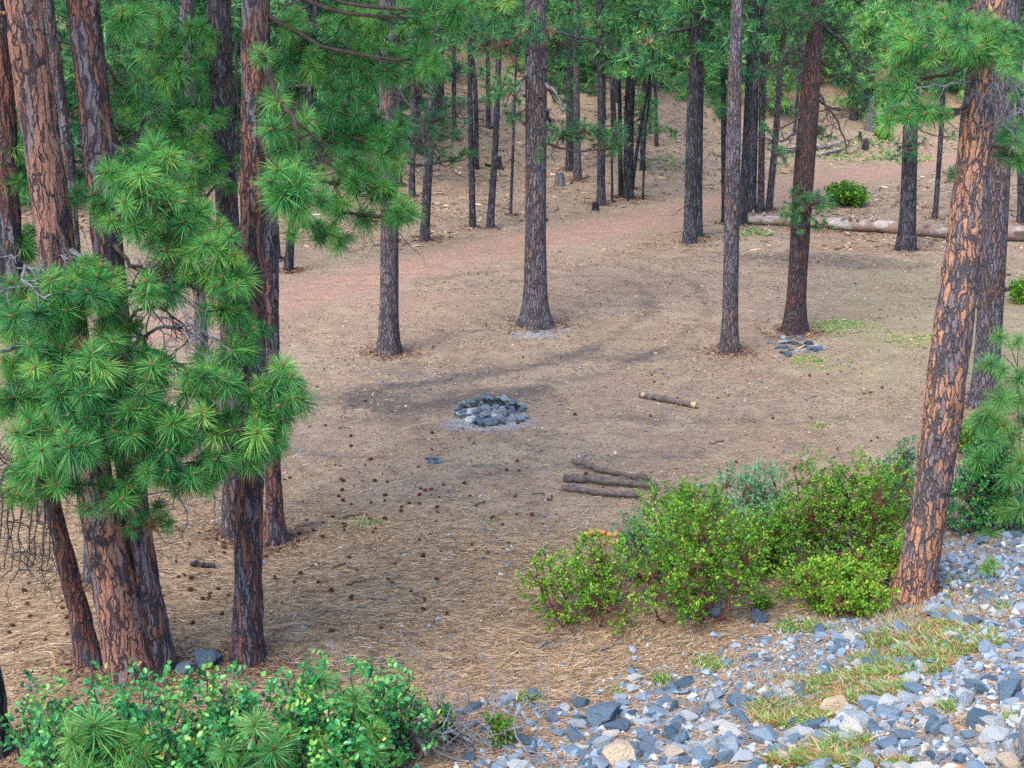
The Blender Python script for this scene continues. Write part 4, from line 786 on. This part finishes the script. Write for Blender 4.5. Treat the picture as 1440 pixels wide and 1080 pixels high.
vis = (px > 0) & (px < 1440) & (py < 1085); big_i = np.argsort(-(size/dp)*vis)[:285]; isb = np.zeros(n, bool); isb[big_i] = True
TINT = [('dark slate stone', 'dark slate stones', RSLT), ('blue-grey broken stone', 'blue-grey broken stones', ROCK), ('pale cream stone', 'pale cream stones', RTAN)]
CRM = rock_mat('cream_rock', 'obj', [(0, (.46, .36, .25)), (1, (.6, .5, .38))]); PAL = rock_mat('pale_grey_rock', 'obj', [(0, (.28, .32, .35)), (.5, (.42, .44, .44)), (1, (.56, .5, .42))]); BLU = rock_mat('blue_grey_rock', 'obj', [(0, (.085, .125, .17)), (.5, (.15, .21, .275)), (1, (.27, .33, .39))])
SM = [(848,1012,'the biggest dark boulder'),(1175,1000,'the rounded tan boulder'),(1141,1066,'the rust-coloured stone'),(876,1070,'the big cream boulder'),(1378,1020,'the dark blue wedge stone'),(1425,1040,'the tall grey boulder'),(1310,900,'the widest green plant patch'),(1200,960,'the middle green plant patch'),(1284,848,'the leaning orange pine foot'),(1066,872,'the stones below the shrubs'),(1004,866,'the blue stone below the shrubs'),(1400,800,'the right edge seedling'),(700,1060,'the dead grey brush'),(950,935,'the green sprigs'),(1120,940,'the small pale gravel')]
for i in big_i:
    cn, mt = (('dark slate', RSLT) if hue[i] < .28 else ('blue-grey', BLU) if hue[i] < .56 else ('pale', PAL) if hue[i] < .86 or rng.random() < .4 else ('cream', CRM)); s_ = size[i]
    lab = ('large ' if s_ > .11 else 'small ' if s_ < .075 else 'middling ')+cn+' stone '+where(px[i], py[i], SM)
    rock((X[i], Y[i], Z[i]), (s_*1.1, s_*(.8+.3*rng.random()), s_*(.75+.3*rng.random())), lab, 'stones of the rock slope', mt, None, pr, sink=.3)
def stones(mb, X, Y, Z, size, hue, rng):
    for k in range(14):
        I = np.arange(k, len(X), 14); V, F = HU[k]; m = len(I)
        if not m: continue
        q = rng.normal(size=(m, 4)); q[:, 1:3] *= .35; q /= np.linalg.norm(q, axis=1)[:, None]; a, b, c, d_ = q.T
        M = np.stack([np.stack([1-2*(c*c+d_*d_), 2*(b*c-a*d_), 2*(b*d_+a*c)], -1), np.stack([2*(b*c+a*d_), 1-2*(b*b+d_*d_), 2*(c*d_-a*b)], -1), np.stack([2*(b*d_-a*c), 2*(c*d_+a*b), 1-2*(b*b+c*c)], -1)], 1)
        W = np.einsum('nij,vj->nvi', M, V)*size[I][:, None, None]+np.stack([X[I], Y[I], Z[I]+size[I]*.2], -1)[:, None]
        mb.add(W, (F[None]+(np.arange(m)*len(V))[:, None, None]).reshape(-1, 3), None, np.repeat(hue[I], len(F)))
mb = MB(); J = np.where(~isb)[0]; stones(mb, X[J], Y[J], Z[J], size[J], hue[J], rng)
N2 = 60000; x2 = rng.random(N2)*18-3; y2 = 5+rng.random(N2)*20; d2 = emb_d(x2, y2); z2 = terrain(x2, y2); qx, qy, qd = project(np.stack([x2, y2, z2], 1))
k2 = (rng.random(N2) < np.clip((d2+.6)/1.2, 0, 1)*(.25+.75*vn(x2/.7, y2/.7, 51))) & (qx > 640) & (qx < 1500) & (qy < 1150) & ((qy > 860) | (qx > 1330)); x2, y2, z2 = x2[k2], y2[k2], z2[k2]
stones(mb, x2, y2, z2, .012+.022*rng.random(len(x2)), np.clip(.5+.25*rng.normal(size=len(x2)), 0, 1), rng)
tag(mb.build('rubble', ROCKS, None, smooth=False), 'loose grey and cream rubble filling the slope between the larger stones', 'rubble', None, 'stuff')
mb = MB(); N2 = 2600; a = rng.random(N2); qx, qy = 150+rng.random(N2)*1150, 380+rng.random(N2)**.8*560
pts = np.array([G(x, y) for x, y in zip(qx, qy)]); zz = depth(pts.T); wgt = rng.random(N2) < .25+.75*vn(pts[:, 0]/1.2, pts[:, 1]/1.2, 61)**2
pts = pts[wgt]; stones(mb, pts[:, 0], pts[:, 1], pts[:, 2], .012+.028*rng.random(len(pts))**2, np.clip(.4+.3*rng.normal(size=len(pts)), 0, 1), rng)
tag(mb.build('pebbles', ROCKS, None, smooth=False), 'small grey pebbles strewn over the needle-covered floor', 'pebbles', None, 'stuff')

# ------------------------------------------------------------------ cones
mb = MB(); n = 9; th = np.arange(n)/n*6.283; L = []
for k_, (z, r) in enumerate([(-1, .25), (-.85, .62), (-.62, .5), (-.5, .82), (-.28, .6), (-.14, .84), (.1, .55), (.22, .72), (.45, .42), (.56, .52), (.78, .25), (1, .05)]):
    L.append(np.stack([np.cos(th+k_*.35)*r*(1+.18*(np.arange(n) % 2)), np.sin(th+k_*.35)*r*(1+.18*(np.arange(n) % 2)), 0*th+z*1.15], 1))
V = np.array(L).reshape(-1, 3); i = np.arange(len(L)-1)[:, None]*n; j = np.arange(n)[None]; j2 = (j+1) % n; mb.add(V, None, np.stack([i+j, i+j2, i+n+j2, i+n+j], -1).reshape(-1, 4)); CM = mb.mesh('cone', CONE, False)
CMK = [(347,930,'the straight furrowed pine foot'),(385,768,'the reddish pine foot'),(285,800,'the charred stick'),(140,950,'the leaning clump'),(515,738,'the faint grass patch'),(608,648,'the burnt stone heap'),(690,580,'the fire ring'),(840,690,'the three long logs'),(940,567,'the lone short log'),(1120,485,'the scattered stones'),(760,800,'the small left shrub'),(1026,500,'the pinkish pole pine'),(546,500,'the lone brown pine'),(754,465,'the middle pine foot'),(1190,640,'the biggest rounded shrub'),(450,930,'the slim seedling')]
rng = np.random.default_rng(21); cnt = 0; pts = []
while cnt < 210:
    r_ = rng.random()
    if r_ < .55: x, y = rng.normal(540, 170), rng.normal(740, 75)
    elif r_ < .7: x, y = rng.normal(300, 50), rng.normal(810, 45)
    elif r_ < .82: x, y = rng.normal(80, 60), rng.normal(850, 40)
    else: x, y = 430+rng.random()*850, 500+rng.random()*260
    if not (5 < x < 1290 and 440 < y < 925) or (x > 880 and y > 680): continue
    p = G(x, y); s_ = .018+.018*rng.random(); o = link('pine_cone', CM, None, (p[0], p[1], p[2]+s_*.6), (1.4+.4*rng.normal(), .3*rng.normal(), rng.random()*6.28), s_)
    tag(o, 'red-brown pine cone '+where(x, y, CMK), 'pine cone', 'pine cones strewn over the ground'); cnt += 1

# ------------------------------------------------------------------ litter
rng = np.random.default_rng(90)
def strokes(mb, X, Y, L, W, hue, rng, dirn=None, tilt=.12, lift=.006):
    n = len(X); a = rng.random(n)*6.283 if dirn is None else dirn+rng.normal(size=n)*.5; Z = terrain(X, Y)+lift+rng.random(n)*lift*2
    ux, uy = np.cos(a), np.sin(a); t = rng.normal(size=n)*tilt; c = np.stack([X, Y, Z], 1); u = np.stack([ux, uy, t], 1)*L[:, None]/2
    hx, hy = X+ux*L/2, Y+uy*L/2; v = np.stack([-uy, ux, rng.normal(size=n)*.5], 1)*W[:, None]/2
    bow = np.stack([-uy, ux, 0*ux], 1)*(L*rng.normal(size=n)*.12)[:, None]
    e0, e1 = c-u, c+u; e0[:, 2] = np.maximum(e0[:, 2], terrain(e0[:, 0], e0[:, 1])+.003); e1[:, 2] = np.maximum(e1[:, 2], terrain(e1[:, 0], e1[:, 1])+.003)
    m = c+bow; V = np.stack([e0-v*.5, e0+v*.5, m-v, m+v, e1-v*.4, e1+v*.4], 1); b = np.arange(n)*6
    Q_ = np.concatenate([np.stack([b, b+1, b+3, b+2], 1), np.stack([b+2, b+3, b+5, b+4], 1)]); mb.add(V, None, Q_, np.concatenate([hue, hue]))
def region(N, y0, y1, pw=1.):
    Y = y0+(y1-y0)*rng.random(N)**pw; X = (rng.random(N)*2-1)*(Y*.40+.6); return X, Y
mb = MB(); X, Y = region(190000, 11.3, 26, 1.5); Z = terrain(X, Y); px, py, dp = project(np.stack([X, Y, Z], 1))
dn = ss(640, 800, py-.1*(px-600))*.9+.1; dn = dn*(.35+.65*ss(.35, .6, fbm(X/.7, Y/.7, 71))); dn = dn*(1-.75*ss(0, 1, emb_d(X, Y)))
k = rng.random(len(X)) < dn; X, Y = X[k], Y[k]; n = len(X); flow = 2.4*fbm(X/1.6, Y/1.6, 75)-.7
strokes(mb, X, Y, .07+.12*rng.random(n), .0035+.004*rng.random(n), np.clip(.62+.13*rng.normal(size=n), .2, .95), rng, flow)
tag(mb.build('fallen_needles', LIT, None), 'straw-coloured fallen pine needles covering the near slope', 'fallen needles', None, 'stuff')
mb = MB(); X, Y = region(75000, 12, 46, 1.2); k = rng.random(len(X)) < .25+.75*ss(.4, .6, fbm(X/1.1, Y/1.1, 81)); X, Y = X[k], Y[k]; n = len(X)
k = seg_dist(X, Y, ROADP) > 1.4; X, Y = X[k], Y[k]; n = len(X); sc_ = .6+.035*Y
strokes(mb, X, Y, (.02+.03*rng.random(n)**2)*sc_, (.007+.009*rng.random(n))*sc_, np.clip(.78*rng.random(n)**1.1, 0, 1), rng, None, .15)
for t in TREES.values():
    if depth(t.base) > 60: continue
    m_ = 420 if depth(t.base) < 40 else 120; rr_ = t.rr[0]; a_ = rng.random(m_)*6.283; q_ = rr_*1.15+np.abs(rng.normal(size=m_))*rr_*1.6; k_ = .6+.02*depth(t.base)
    strokes(mb, t.base[0]+q_*np.cos(a_), t.base[1]+q_*np.sin(a_), (.03+.05*rng.random(m_))*k_, (.015+.02*rng.random(m_))*k_, .05+.42*rng.random(m_), rng, None, .2, .012)
tag(mb.build('litter', LIT, None), 'bark flakes, chips and bits of twig strewn over the clearing', 'litter', None, 'stuff')
mb = MB(); X, Y = region(30000, 40, 82, 1.); r = (X+5.8)*-0.764+(Y-33.8)*0.645; k = (r > 2) | (seg_dist(X, Y, ROADP) > 2); X, Y = X[k], Y[k]; n = len(X)
k = rng.random(n) < .2+.8*ss(.4, .6, fbm(X/2.2, Y/2.2, 83)); X, Y = X[k], Y[k]; n = len(X)
strokes(mb, X, Y, .08+.35*rng.random(n)**3, .04+.03*rng.random(n), np.clip(rng.random(n)*.8+.1*rng.normal(size=n), 0, 1), rng, None, .1, .01)
tag(mb.build('slope_litter', LIT, None), 'dead sticks and flakes covering the slope beyond the track', 'litter', None, 'stuff')
# ------------------------------------------------------------------ shrubs
def shrub(px, py, wpx, hpx, label, mat, nt=420, leaf=.026, nl=15, stem=STEM, seed=0, deep=.8, group=None, name='shrub', lobes=6, hue=(.42, .16), yel=.03, per=None, lean=0, cat='shrub'):
    rng = np.random.default_rng(seed+int(px)); b = G(px, py); k = depth(b)/FPX; rx, h = wpx/2*k, hpx*k/math.cos(PITCH); ry = rx*deep
    root = empty(name, b, label, cat, group)
    LC = []; # lobes of uneven height
    for i in range(lobes):
        a = i/lobes*6.283+rng.normal()*.3; q = .75*rng.random()**.5 if i else .1; LC.append((q*rx*math.cos(a), q*ry*math.sin(a), h*(.30+.42*rng.random())*(1-.25*q), .28+.28*rng.random()))
    tips = []; AX = []
    for i in range(nt):
        L_ = LC[rng.integers(0, lobes)]; d = rng.normal(size=3); d /= np.linalg.norm(d); q = (.55+.45*rng.random())*(1 if rng.random() < .75 else .6); w_ = L_[3]
        p = np.array([L_[0]+d[0]*rx*w_*1.1*q, L_[1]+d[1]*ry*w_*1.1*q, L_[2]+d[2]*h*.36*q*(1.15 if d[2] > 0 else 1.)])
        p[2] = max(p[2], .05+.1*rng.random()*h); tips.append(p); AX.append(d*.7+np.array([0, -.1, .6]))
    tips = np.array(tips); AX = np.array(AX); AX /= np.linalg.norm(AX, axis=1)[:, None]
    g0 = terrain(b[0]+tips[:, 0], b[1]+tips[:, 1])-b[2]; tips[:, 2] += g0*np.clip(1-tips[:, 2]/(h*1.5), 0, 1)
    st = MB(); ms = 7+lobes; bases = []
    for i in range(ms):
        L_ = LC[i % lobes]; e = np.array([L_[0], L_[1], L_[2]])+rng.normal(size=3)*np.array([rx, ry, h])*.12; s0 = np.array([L_[0]*.35+rng.normal()*.06, L_[1]*.35+rng.normal()*.05, -.05]); s0[2] += float(terrain(b[0]+s0[0], b[1]+s0[1]))-b[2]
        P = spline([s0, s0*.4+e*.6*np.array([1, 1, .5])+rng.normal(size=3)*.04, e], 9); P[1:] += rng.normal(size=(8, 3))*.012; tube(st, P, np.linspace(.019, .007, 9), 6); bases.append(P)
    BP = np.concatenate([P[3:] for P in bases])
    for i in range(0, nt, 2):
        t = tips[i]; j = int(np.argmin(((BP-t)**2).sum(1)+.3*np.maximum(0, BP[:, 2]-t[2]))); o = BP[j]; tube(st, spline([o, (o+t)/2+rng.normal(size=3)*.02-[0, 0, .02], t], 5), np.linspace(.006, .0025, 5), 4, cap=False)
    st.build('stems', stem, root)
    n = nt*nl; T = np.repeat(np.arange(nt), nl); ax = AX[T]; a = rng.normal(size=(n, 3)); a -= (a*ax).sum(1)[:, None]*ax; a /= np.linalg.norm(a, axis=1)[:, None]
    s_ = rng.random(n)*2-.9; org = tips[T]+ax*(s_*leaf*1.6)[:, None]+rng.normal(size=(n, 3))*leaf*.5
    d = a*.8+ax*(.35+.5*rng.random(n))[:, None]+rng.normal(size=(n, 3))*.25; d /= np.linalg.norm(d, axis=1)[:, None]
    nrm = np.cross(d, rng.normal(size=(n, 3))*.5+np.cross(ax, d)); sd_ = np.cross(d, np.array([0, 0, 1.])+rng.normal(size=(n, 3))*.6); sd_ /= np.linalg.norm(sd_, axis=1)[:, None]+1e-6
    up = np.cross(sd_, d); ln = leaf*(.8+.5*rng.random(n))[:, None]; wd = ln*.34
    v0 = org; v1 = org+d*ln*.35+sd_*wd+up*ln*.08; v2 = org+d*ln*.75+sd_*wd*.8+up*ln*.08; v3 = org+d*ln; v4 = org+d*ln*.75-sd_*wd*.8+up*ln*.08; v5 = org+d*ln*.35-sd_*wd+up*ln*.08
    V = np.stack([v0, v1, v2, v3, v4, v5], 1); bb = np.arange(n)*6; Qd = np.concatenate([np.stack([bb, bb+1, bb+2, bb+3], 1), np.stack([bb, bb+3, bb+4, bb+5], 1)])
    hv = np.clip(hue[0]+hue[1]*rng.normal(size=nt)[T]+.16*rng.normal(size=n), 0, .98); u = rng.random(n); hv = np.where(u < yel, 2, hv); hv = np.where(u > 1-yel*.4, 3, hv)
    lf = MB(); lf.add(V, None, Qd, np.concatenate([hv, hv])); lf.build('foliage', mat, root, smooth=False); return root
SG = 'manzanita shrubs at the foot of the rock slope'
shrub(822,870,195,125,'small lowest bright green shrub at the left end of the row, red stems showing', LEAF, 430, .034, 13, seed=1, group=SG, lobes=9, yel=.02, hue=(.5, .17))
shrub(905,815,150,125,'grey-green shrub between the small left shrub and the tall middle one', LEAFG, 400, .03, 13, seed=2, group=SG, yel=.01, lobes=6)
shrub(975,868,200,190,'tall bright green shrub at the middle of the row, in front of the log ends', LEAF, 860, .034, 14, seed=3, group=SG, lobes=11, yel=.025)
shrub(955,765,125,100,'mixed green shrub whose left tip overlaps the log ends', LEAF, 380, .03, 13, seed=31, group=SG, lobes=6, yel=.02)
shrub(1065,775,180,120,'grey-green brushy shrub between the tall middle shrub and the big rounded one', LEAFG, 620, .036, 13, seed=4, group=SG, yel=.005, lobes=8, hue=(.6, .15))
shrub(1085,812,125,105,'green shrub over grey twigs below the big rounded shrub', LEAF, 560, .032, 13, seed=5, group=SG, lobes=8, yel=.02)
shrub(1192,785,200,158,'biggest rounded bright green shrub left of the leaning orange-plated pine', LEAF, 1250, .032, 14, seed=6, group=SG, lobes=12, yel=.025)
shrub(1262,730,90,115,'darker grey-green shrub pressed behind the leaning orange-plated pine', LEAFG, 330, .034, 13, seed=7, group=SG, yel=.01, lobes=5, hue=(.5, .15))
shrub(1185,852,205,72,'low spreading yellow-green shrub in front of the big rounded one', LEAF, 640, .036, 13, seed=8, group=SG, lobes=10, yel=.035, hue=(.68, .15))
shrub(1266,826,100,90,'small yellow-green shrub sprig in front of the leaning pine foot', LEAF, 240, .034, 12, seed=9, group=SG, lobes=6, yel=.03, hue=(.6, .15))
shrub(1075,858,44,22,'tiny low green sprout on the needles below the shrub row', LEAF, 60, .03, 10, seed=10, group=SG, lobes=3)
shrub(1160,862,50,22,'tiny low green sprout beneath the spreading yellow-green shrub', LEAF, 60, .03, 10, seed=11, group=SG, lobes=3)
shrub(1385,745,150,150,'big dark green shrub right of the leaning orange-plated pine', LEAFB, 760, .04, 13, seed=12, group=SG, lobes=8, yel=.015, hue=(.5, .2))
shrub(1375,640,110,60,'yellow-green shrub in front of the base of the grey and orange pine', LEAF, 380, .04, 12, seed=13, group=SG, lobes=6, yel=.02)
shrub(1440,425,50,36,'green shrub at the right edge behind the grey and orange pine', LEAF, 170, .06, 12, seed=14, lobes=4, yel=.01)
shrub(1194,288,76,28,'yellow-green shrub behind the fallen log beside the track', LEAF, 380, .085, 10, seed=15, lobes=5, yel=.01, hue=(.34, .16))
shrub(1132,223+10,26,16,'small grey sage bush on the far slope right of the red-brown pine', LEAFG, 90, .08, 10, seed=16, lobes=3, yel=0, hue=(.8, .1))
shrub(1243,196,34,10,'low green bush between the stumps on the far slope', LEAF, 110, .1, 10, seed=17, lobes=4, yel=0)
FS = 'glossy shrubs along the bottom left edge'
for i, (x, y, w_, h_, k, l) in enumerate([(75,1085,150,110,70,'sparse glossy green shrub in the bottom left corner beside the blackened trunk'), (205,1105,190,160,130,'glossy green shrub in front of the leaning clump of pines'), (330,1100,150,150,120,'glossy green shrub below the two slate blue boulders'), (440,1100,150,165,130,'glossy green shrub under the straight furrowed pine'), (545,1078,130,150,130,'rightmost tall glossy green shrub along the bottom edge, yellow leaves in it'),
      (130,1125,190,110,110,'glossy green shrub at the bottom edge left of the seedling pine'), (300,1125,210,110,130,'glossy green shrub at the bottom edge below the seedling pines'), (480,1125,210,115,140,'glossy green shrub at the bottom edge next to the dead grey brush')]):
    shrub(x, y, w_, h_+22, l, LEAFB, k, .060, 11, seed=20+i, group=FS, lobes=9, yel=.008, stem=TWDK, hue=(.6, .24))
shrub(632,1042,50,60,'single sprig of glossy leaves beside the dead grey brush', LEAFB, 40, .05, 10, seed=30, lobes=3, stem=TWDK)
shrub(705,1040,60,34,'little yellow-green sprig at the left end of the rock slope', LEAF, 46, .045, 10, seed=32, lobes=3)
# dead grey brush at the bottom
rng = np.random.default_rng(44); mb = MB(); b = G(640,1075)
for i in range(24):
    x = 560+rng.random()*200; p = G(x, 1045+rng.random()*33)-b; twigs(mb, p+[0, 0, .04], np.array([rng.normal(), rng.normal()*.5, .6]), .5+.5*rng.random(), .013, rng, 3)
for P_ in ([(505,1078),(540,1065),(575,1072)], [(590,1040),(610,1034),(635,1055),(665,1062)], [(575,1050),(590,1072),(600,1080)]):
    P = spline(np.array([G(*q)-b for q in P_])+np.array([0, 0, .12]), 10); P[:, 2] += .1*np.sin(np.linspace(0, 3.1, 10)); tube(mb, P, np.linspace(.034, .018, 10), 7)
o = mb.build('dead_brush', TWGR, None, b); tag(o, 'tangle of dead grey twigs at the bottom edge left of the rocks', 'dead brush')
for i, (x, y, n_, l) in enumerate([(1215,818,8,'dead grey twigs curling out beside the leaning orange-plated pine foot'), (1100,800,9,'dead grey twigs under the shrub row'), (1330,745,7,'dead grey branches lying at the foot of the big dark green shrub'), (990,800,6,'dead dark twigs under the tall middle shrub')]):
    mb = MB(); b = G(x, y)
    for _ in range(n_): twigs(mb, np.array([rng.normal()*.18, rng.normal()*.1, .03]), np.array([rng.normal(), rng.normal()*.5, .45]), .4+.3*rng.random(), .009, rng, 2)
    tag(mb.build('dead_brush', TWGR, None, b), l, 'dead brush', 'dead twigs under the shrubs')
# ------------------------------------------------------------------ seedling pines among the shrubs
def sapling(px, py, FWD, pts, label, sz=.2, seed=0, mat=None, mul=.8):
    """stem foot at (px, py) on the ground, tufts at view points of the same stand"""
    rng = np.random.default_rng(seed); b = G(px, py); root = empty('seedling_pine', b, label, 'seedling pine', 'seedling pines among the shrubs'); wd = MB(); C = [PY(x, y, b[1]+d) for x, y, d in pts]
    top = C[0]; C = [c-np.array([0, FWD, 0]) for c in C]; top = C[0]; b = b-np.array([0, FWD, 0]); b[2] = float(terrain(b[0], b[1])); root.location = b; S = spline([b-[0, 0, .05], (b+top)/2+rng.normal(size=3)*.02, top], 14); tube(wd, S-b, np.linspace(.018, .007, 14), 6); AX = [top-S[-3]]
    for q in C[1:]:
        j = int(np.argmin(np.linalg.norm(S-(q-[0, 0, .22]), axis=1))); o = S[j]; W = spline([o, (o+q)/2-[0, 0, .05], q], 7); tube(wd, W-b, np.linspace(.009, .005, 7), 5); e = W[-1]-W[-2]; AX.append(e/np.linalg.norm(e)+np.array([0, -.2, .3]))
    
    C = list(C)
    for i in range(int(len(C)*mul)):
        j = int(rng.integers(1, len(pts))); e = rng.normal(size=3)*sz*.75; q = C[j]+e-np.array([0, .08, .1]); W = spline([(C[j]+b)/2*.3+C[j]*.7-[0, 0, .06], (C[j]+q)/2-[0, 0, .04], q], 5); tube(wd, W-b, np.linspace(.007, .004, 5), 4, cap=False); C.append(q); AX.append(e/np.linalg.norm(e)*.8+np.array([0, -.4, .4]))
    AX = np.array([a/np.linalg.norm(a) for a in AX]); wd.build('stem', TWIG, root); nb = MB(); needles(nb, np.array(C)-b, AX, sz*(.85+.3*rng.random(len(C))), rng, 0, None, .1); nb.build('needles', mat or NEEDY, root)
sapling(172,1082,.7,[(160,968,0),(130,985,-.1),(195,985,.1),(230,1010,-.1),(215,1045,-.2),(240,1060,-.2),(150,1030,-.2),(190,1065,-.3)], 'seedling pine in front of the glossy shrubs at lower left', .27, 1)
sapling(380,1082,.7,[(376,965,0),(335,1000,-.1),(400,1000,-.1),(420,985,.1),(330,1040,-.2),(360,1050,-.2),(395,1060,-.2)], 'seedling pine poking out of the glossy shrubs, right of the first one', .22, 2)
sapling(462,1060,.35,[(455,930,0),(505,990,-.1),(440,975,-.1),(470,1040,-.2),(450,1065,-.25)], 'slim seedling pine with a pompom top at the back of the glossy shrubs', .2, 3)
sapling(500,1080,.35,[(505,955,0),(530,1000,-.1),(480,1010,-.1)], 'small seedling pine between the rightmost glossy shrubs', .17, 4)
sapling(1445,740,0,[(1430,560,0),(1410,520,-.2),(1432,480,.1),(1425,610,-.2),(1405,600,-.3),(1395,640,-.2),(1435,650,-.3),(1380,590,-.2),(1420,690,-.2),(1410,715,-.3),(1435,530,-.2),(1440,590,.1),(1375,645,-.2)], 'young pine with sprawling branches at the right edge above the rocks', .26, 5, None, 1.0)
sapling(1400,815,0,[(1396,790,0),(1388,800,-.05)], 'tiny blue-green seedling pine between the shrub and the stones at right', .12, 6)
# ------------------------------------------------------------------ low plants: nobody could count them
def plants(label, ells, N, hgt, hue, seed, wid=.006):
    rng = np.random.default_rng(seed); mb = MB()
    for (cx, cy, rx, ry, k) in ells:
        n = int(N*k); a = rng.random(n)*6.283; r = rng.random(n)**.6; P = np.array([G(cx+rx*q*math.cos(t), min(cy+ry*q*math.sin(t), 1079)) for q, t in zip(r[:n//8], a[:n//8])]); P = P[rng.random(len(P)) < .15+.85*ss(.4, .62, fbm(P[:, 0]/.35, P[:, 1]/.35, 33+seed))]; P = np.repeat(P, 8, 0); n = len(P)
        P[:, :2] += rng.normal(size=(n, 2))*.03; P[:, 2] = terrain(P[:, 0], P[:, 1]); d = np.stack([rng.normal(size=n)*.6, rng.normal(size=n)*.6, np.ones(n)], 1); L = hgt*(.4+.8*rng.random(n)); v = np.cross(d, rng.normal(size=(n, 3))); v /= np.linalg.norm(v, axis=1)[:, None]
        w_ = wid*(.6+.8*rng.random(n))[:, None]; m = P+d*L[:, None]*.5; t = P+(d*[1.5, 1.5, .9])*L[:, None]; V = np.stack([P-v*w_*.6, P+v*w_*.6, m-v*w_, m+v*w_, t], 1); b = np.arange(n)*5
        hh = np.clip(hue[0]+hue[1]*rng.normal(size=n), 0, .98); u = rng.random(n); hh = np.where(u < hue[2], 2, hh); hh = np.where(u > 1-hue[3], 3.2, hh)
        mb.add(V, np.stack([b+2, b+3, b+4], 1), np.stack([b, b+1, b+3, b+2], 1), hh)
    return tag(mb.build('low_plants', GRS, None), label, 'low plants', None, 'stuff')
plants('low green and reddish plants spread over the middle of the rock slope', [(1310,902,95,24,1), (1200,966,78,24,.8), (1110,1005,60,18,.35), (1265,935,70,18,.4), (1180,1045,40,14,.2), (1150,1072,70,10,.35), (1225,1078,60,8,.25)], 9000, .085, (.55, .25, .22, .18), 1)
plants('dry straw and reddish stalks among the stones', [(1330,862,90,22,1), (1080,985,100,36,.7), (1250,880,100,24,.6), (1400,800,40,40,.3)], 2600, .10, (.7, .2, .25, .55), 2, .003)
plants('scattered green sprigs between the stones', [(1000,935,30,10,1), (930,960,16,8,.5), (860,975,14,8,.4), (1130,885,40,10,1), (740,985,14,6,.5), (620,985,10,5,.3), (1105,840,14,8,.3), (1420,1010,14,8,.3), (1350,830,30,14,.6), (1330,1000,10,6,.3), (1410,860,20,10,.4)], 700, .07, (.5, .2, .05, .15), 3)
plants('thin grass patch right of the red-brown pine foot', [(1180,460,36,9,1), (1140,508,30,7,.3), (1290,478,50,10,.4), (1150,600,10,3,.12)], 2600, .05, (.55, .2, .0, .4), 4, .008)
plants('faint grass patch on the needles left of the shrubs', [(515,738,28,10,1), (690,735,10,5,.2)], 500, .04, (.6, .2, 0, .4), 5)
plants('yellow and green fallen leaves under the shrub row', [(1000,880,120,14,1), (860,880,70,10,.4)], 700, .02, (.9, .1, .8, .1), 6, .012)
plants('tufts of grass along the slope by the stumps', [(1200,215,60,14,1), (1230,198,30,8,.6), (1270,225,40,8,.4), (940,230,50,12,.3), (1060,330,30,6,.2)], 1800, .16, (.5, .25, .0, .35), 7, .02)
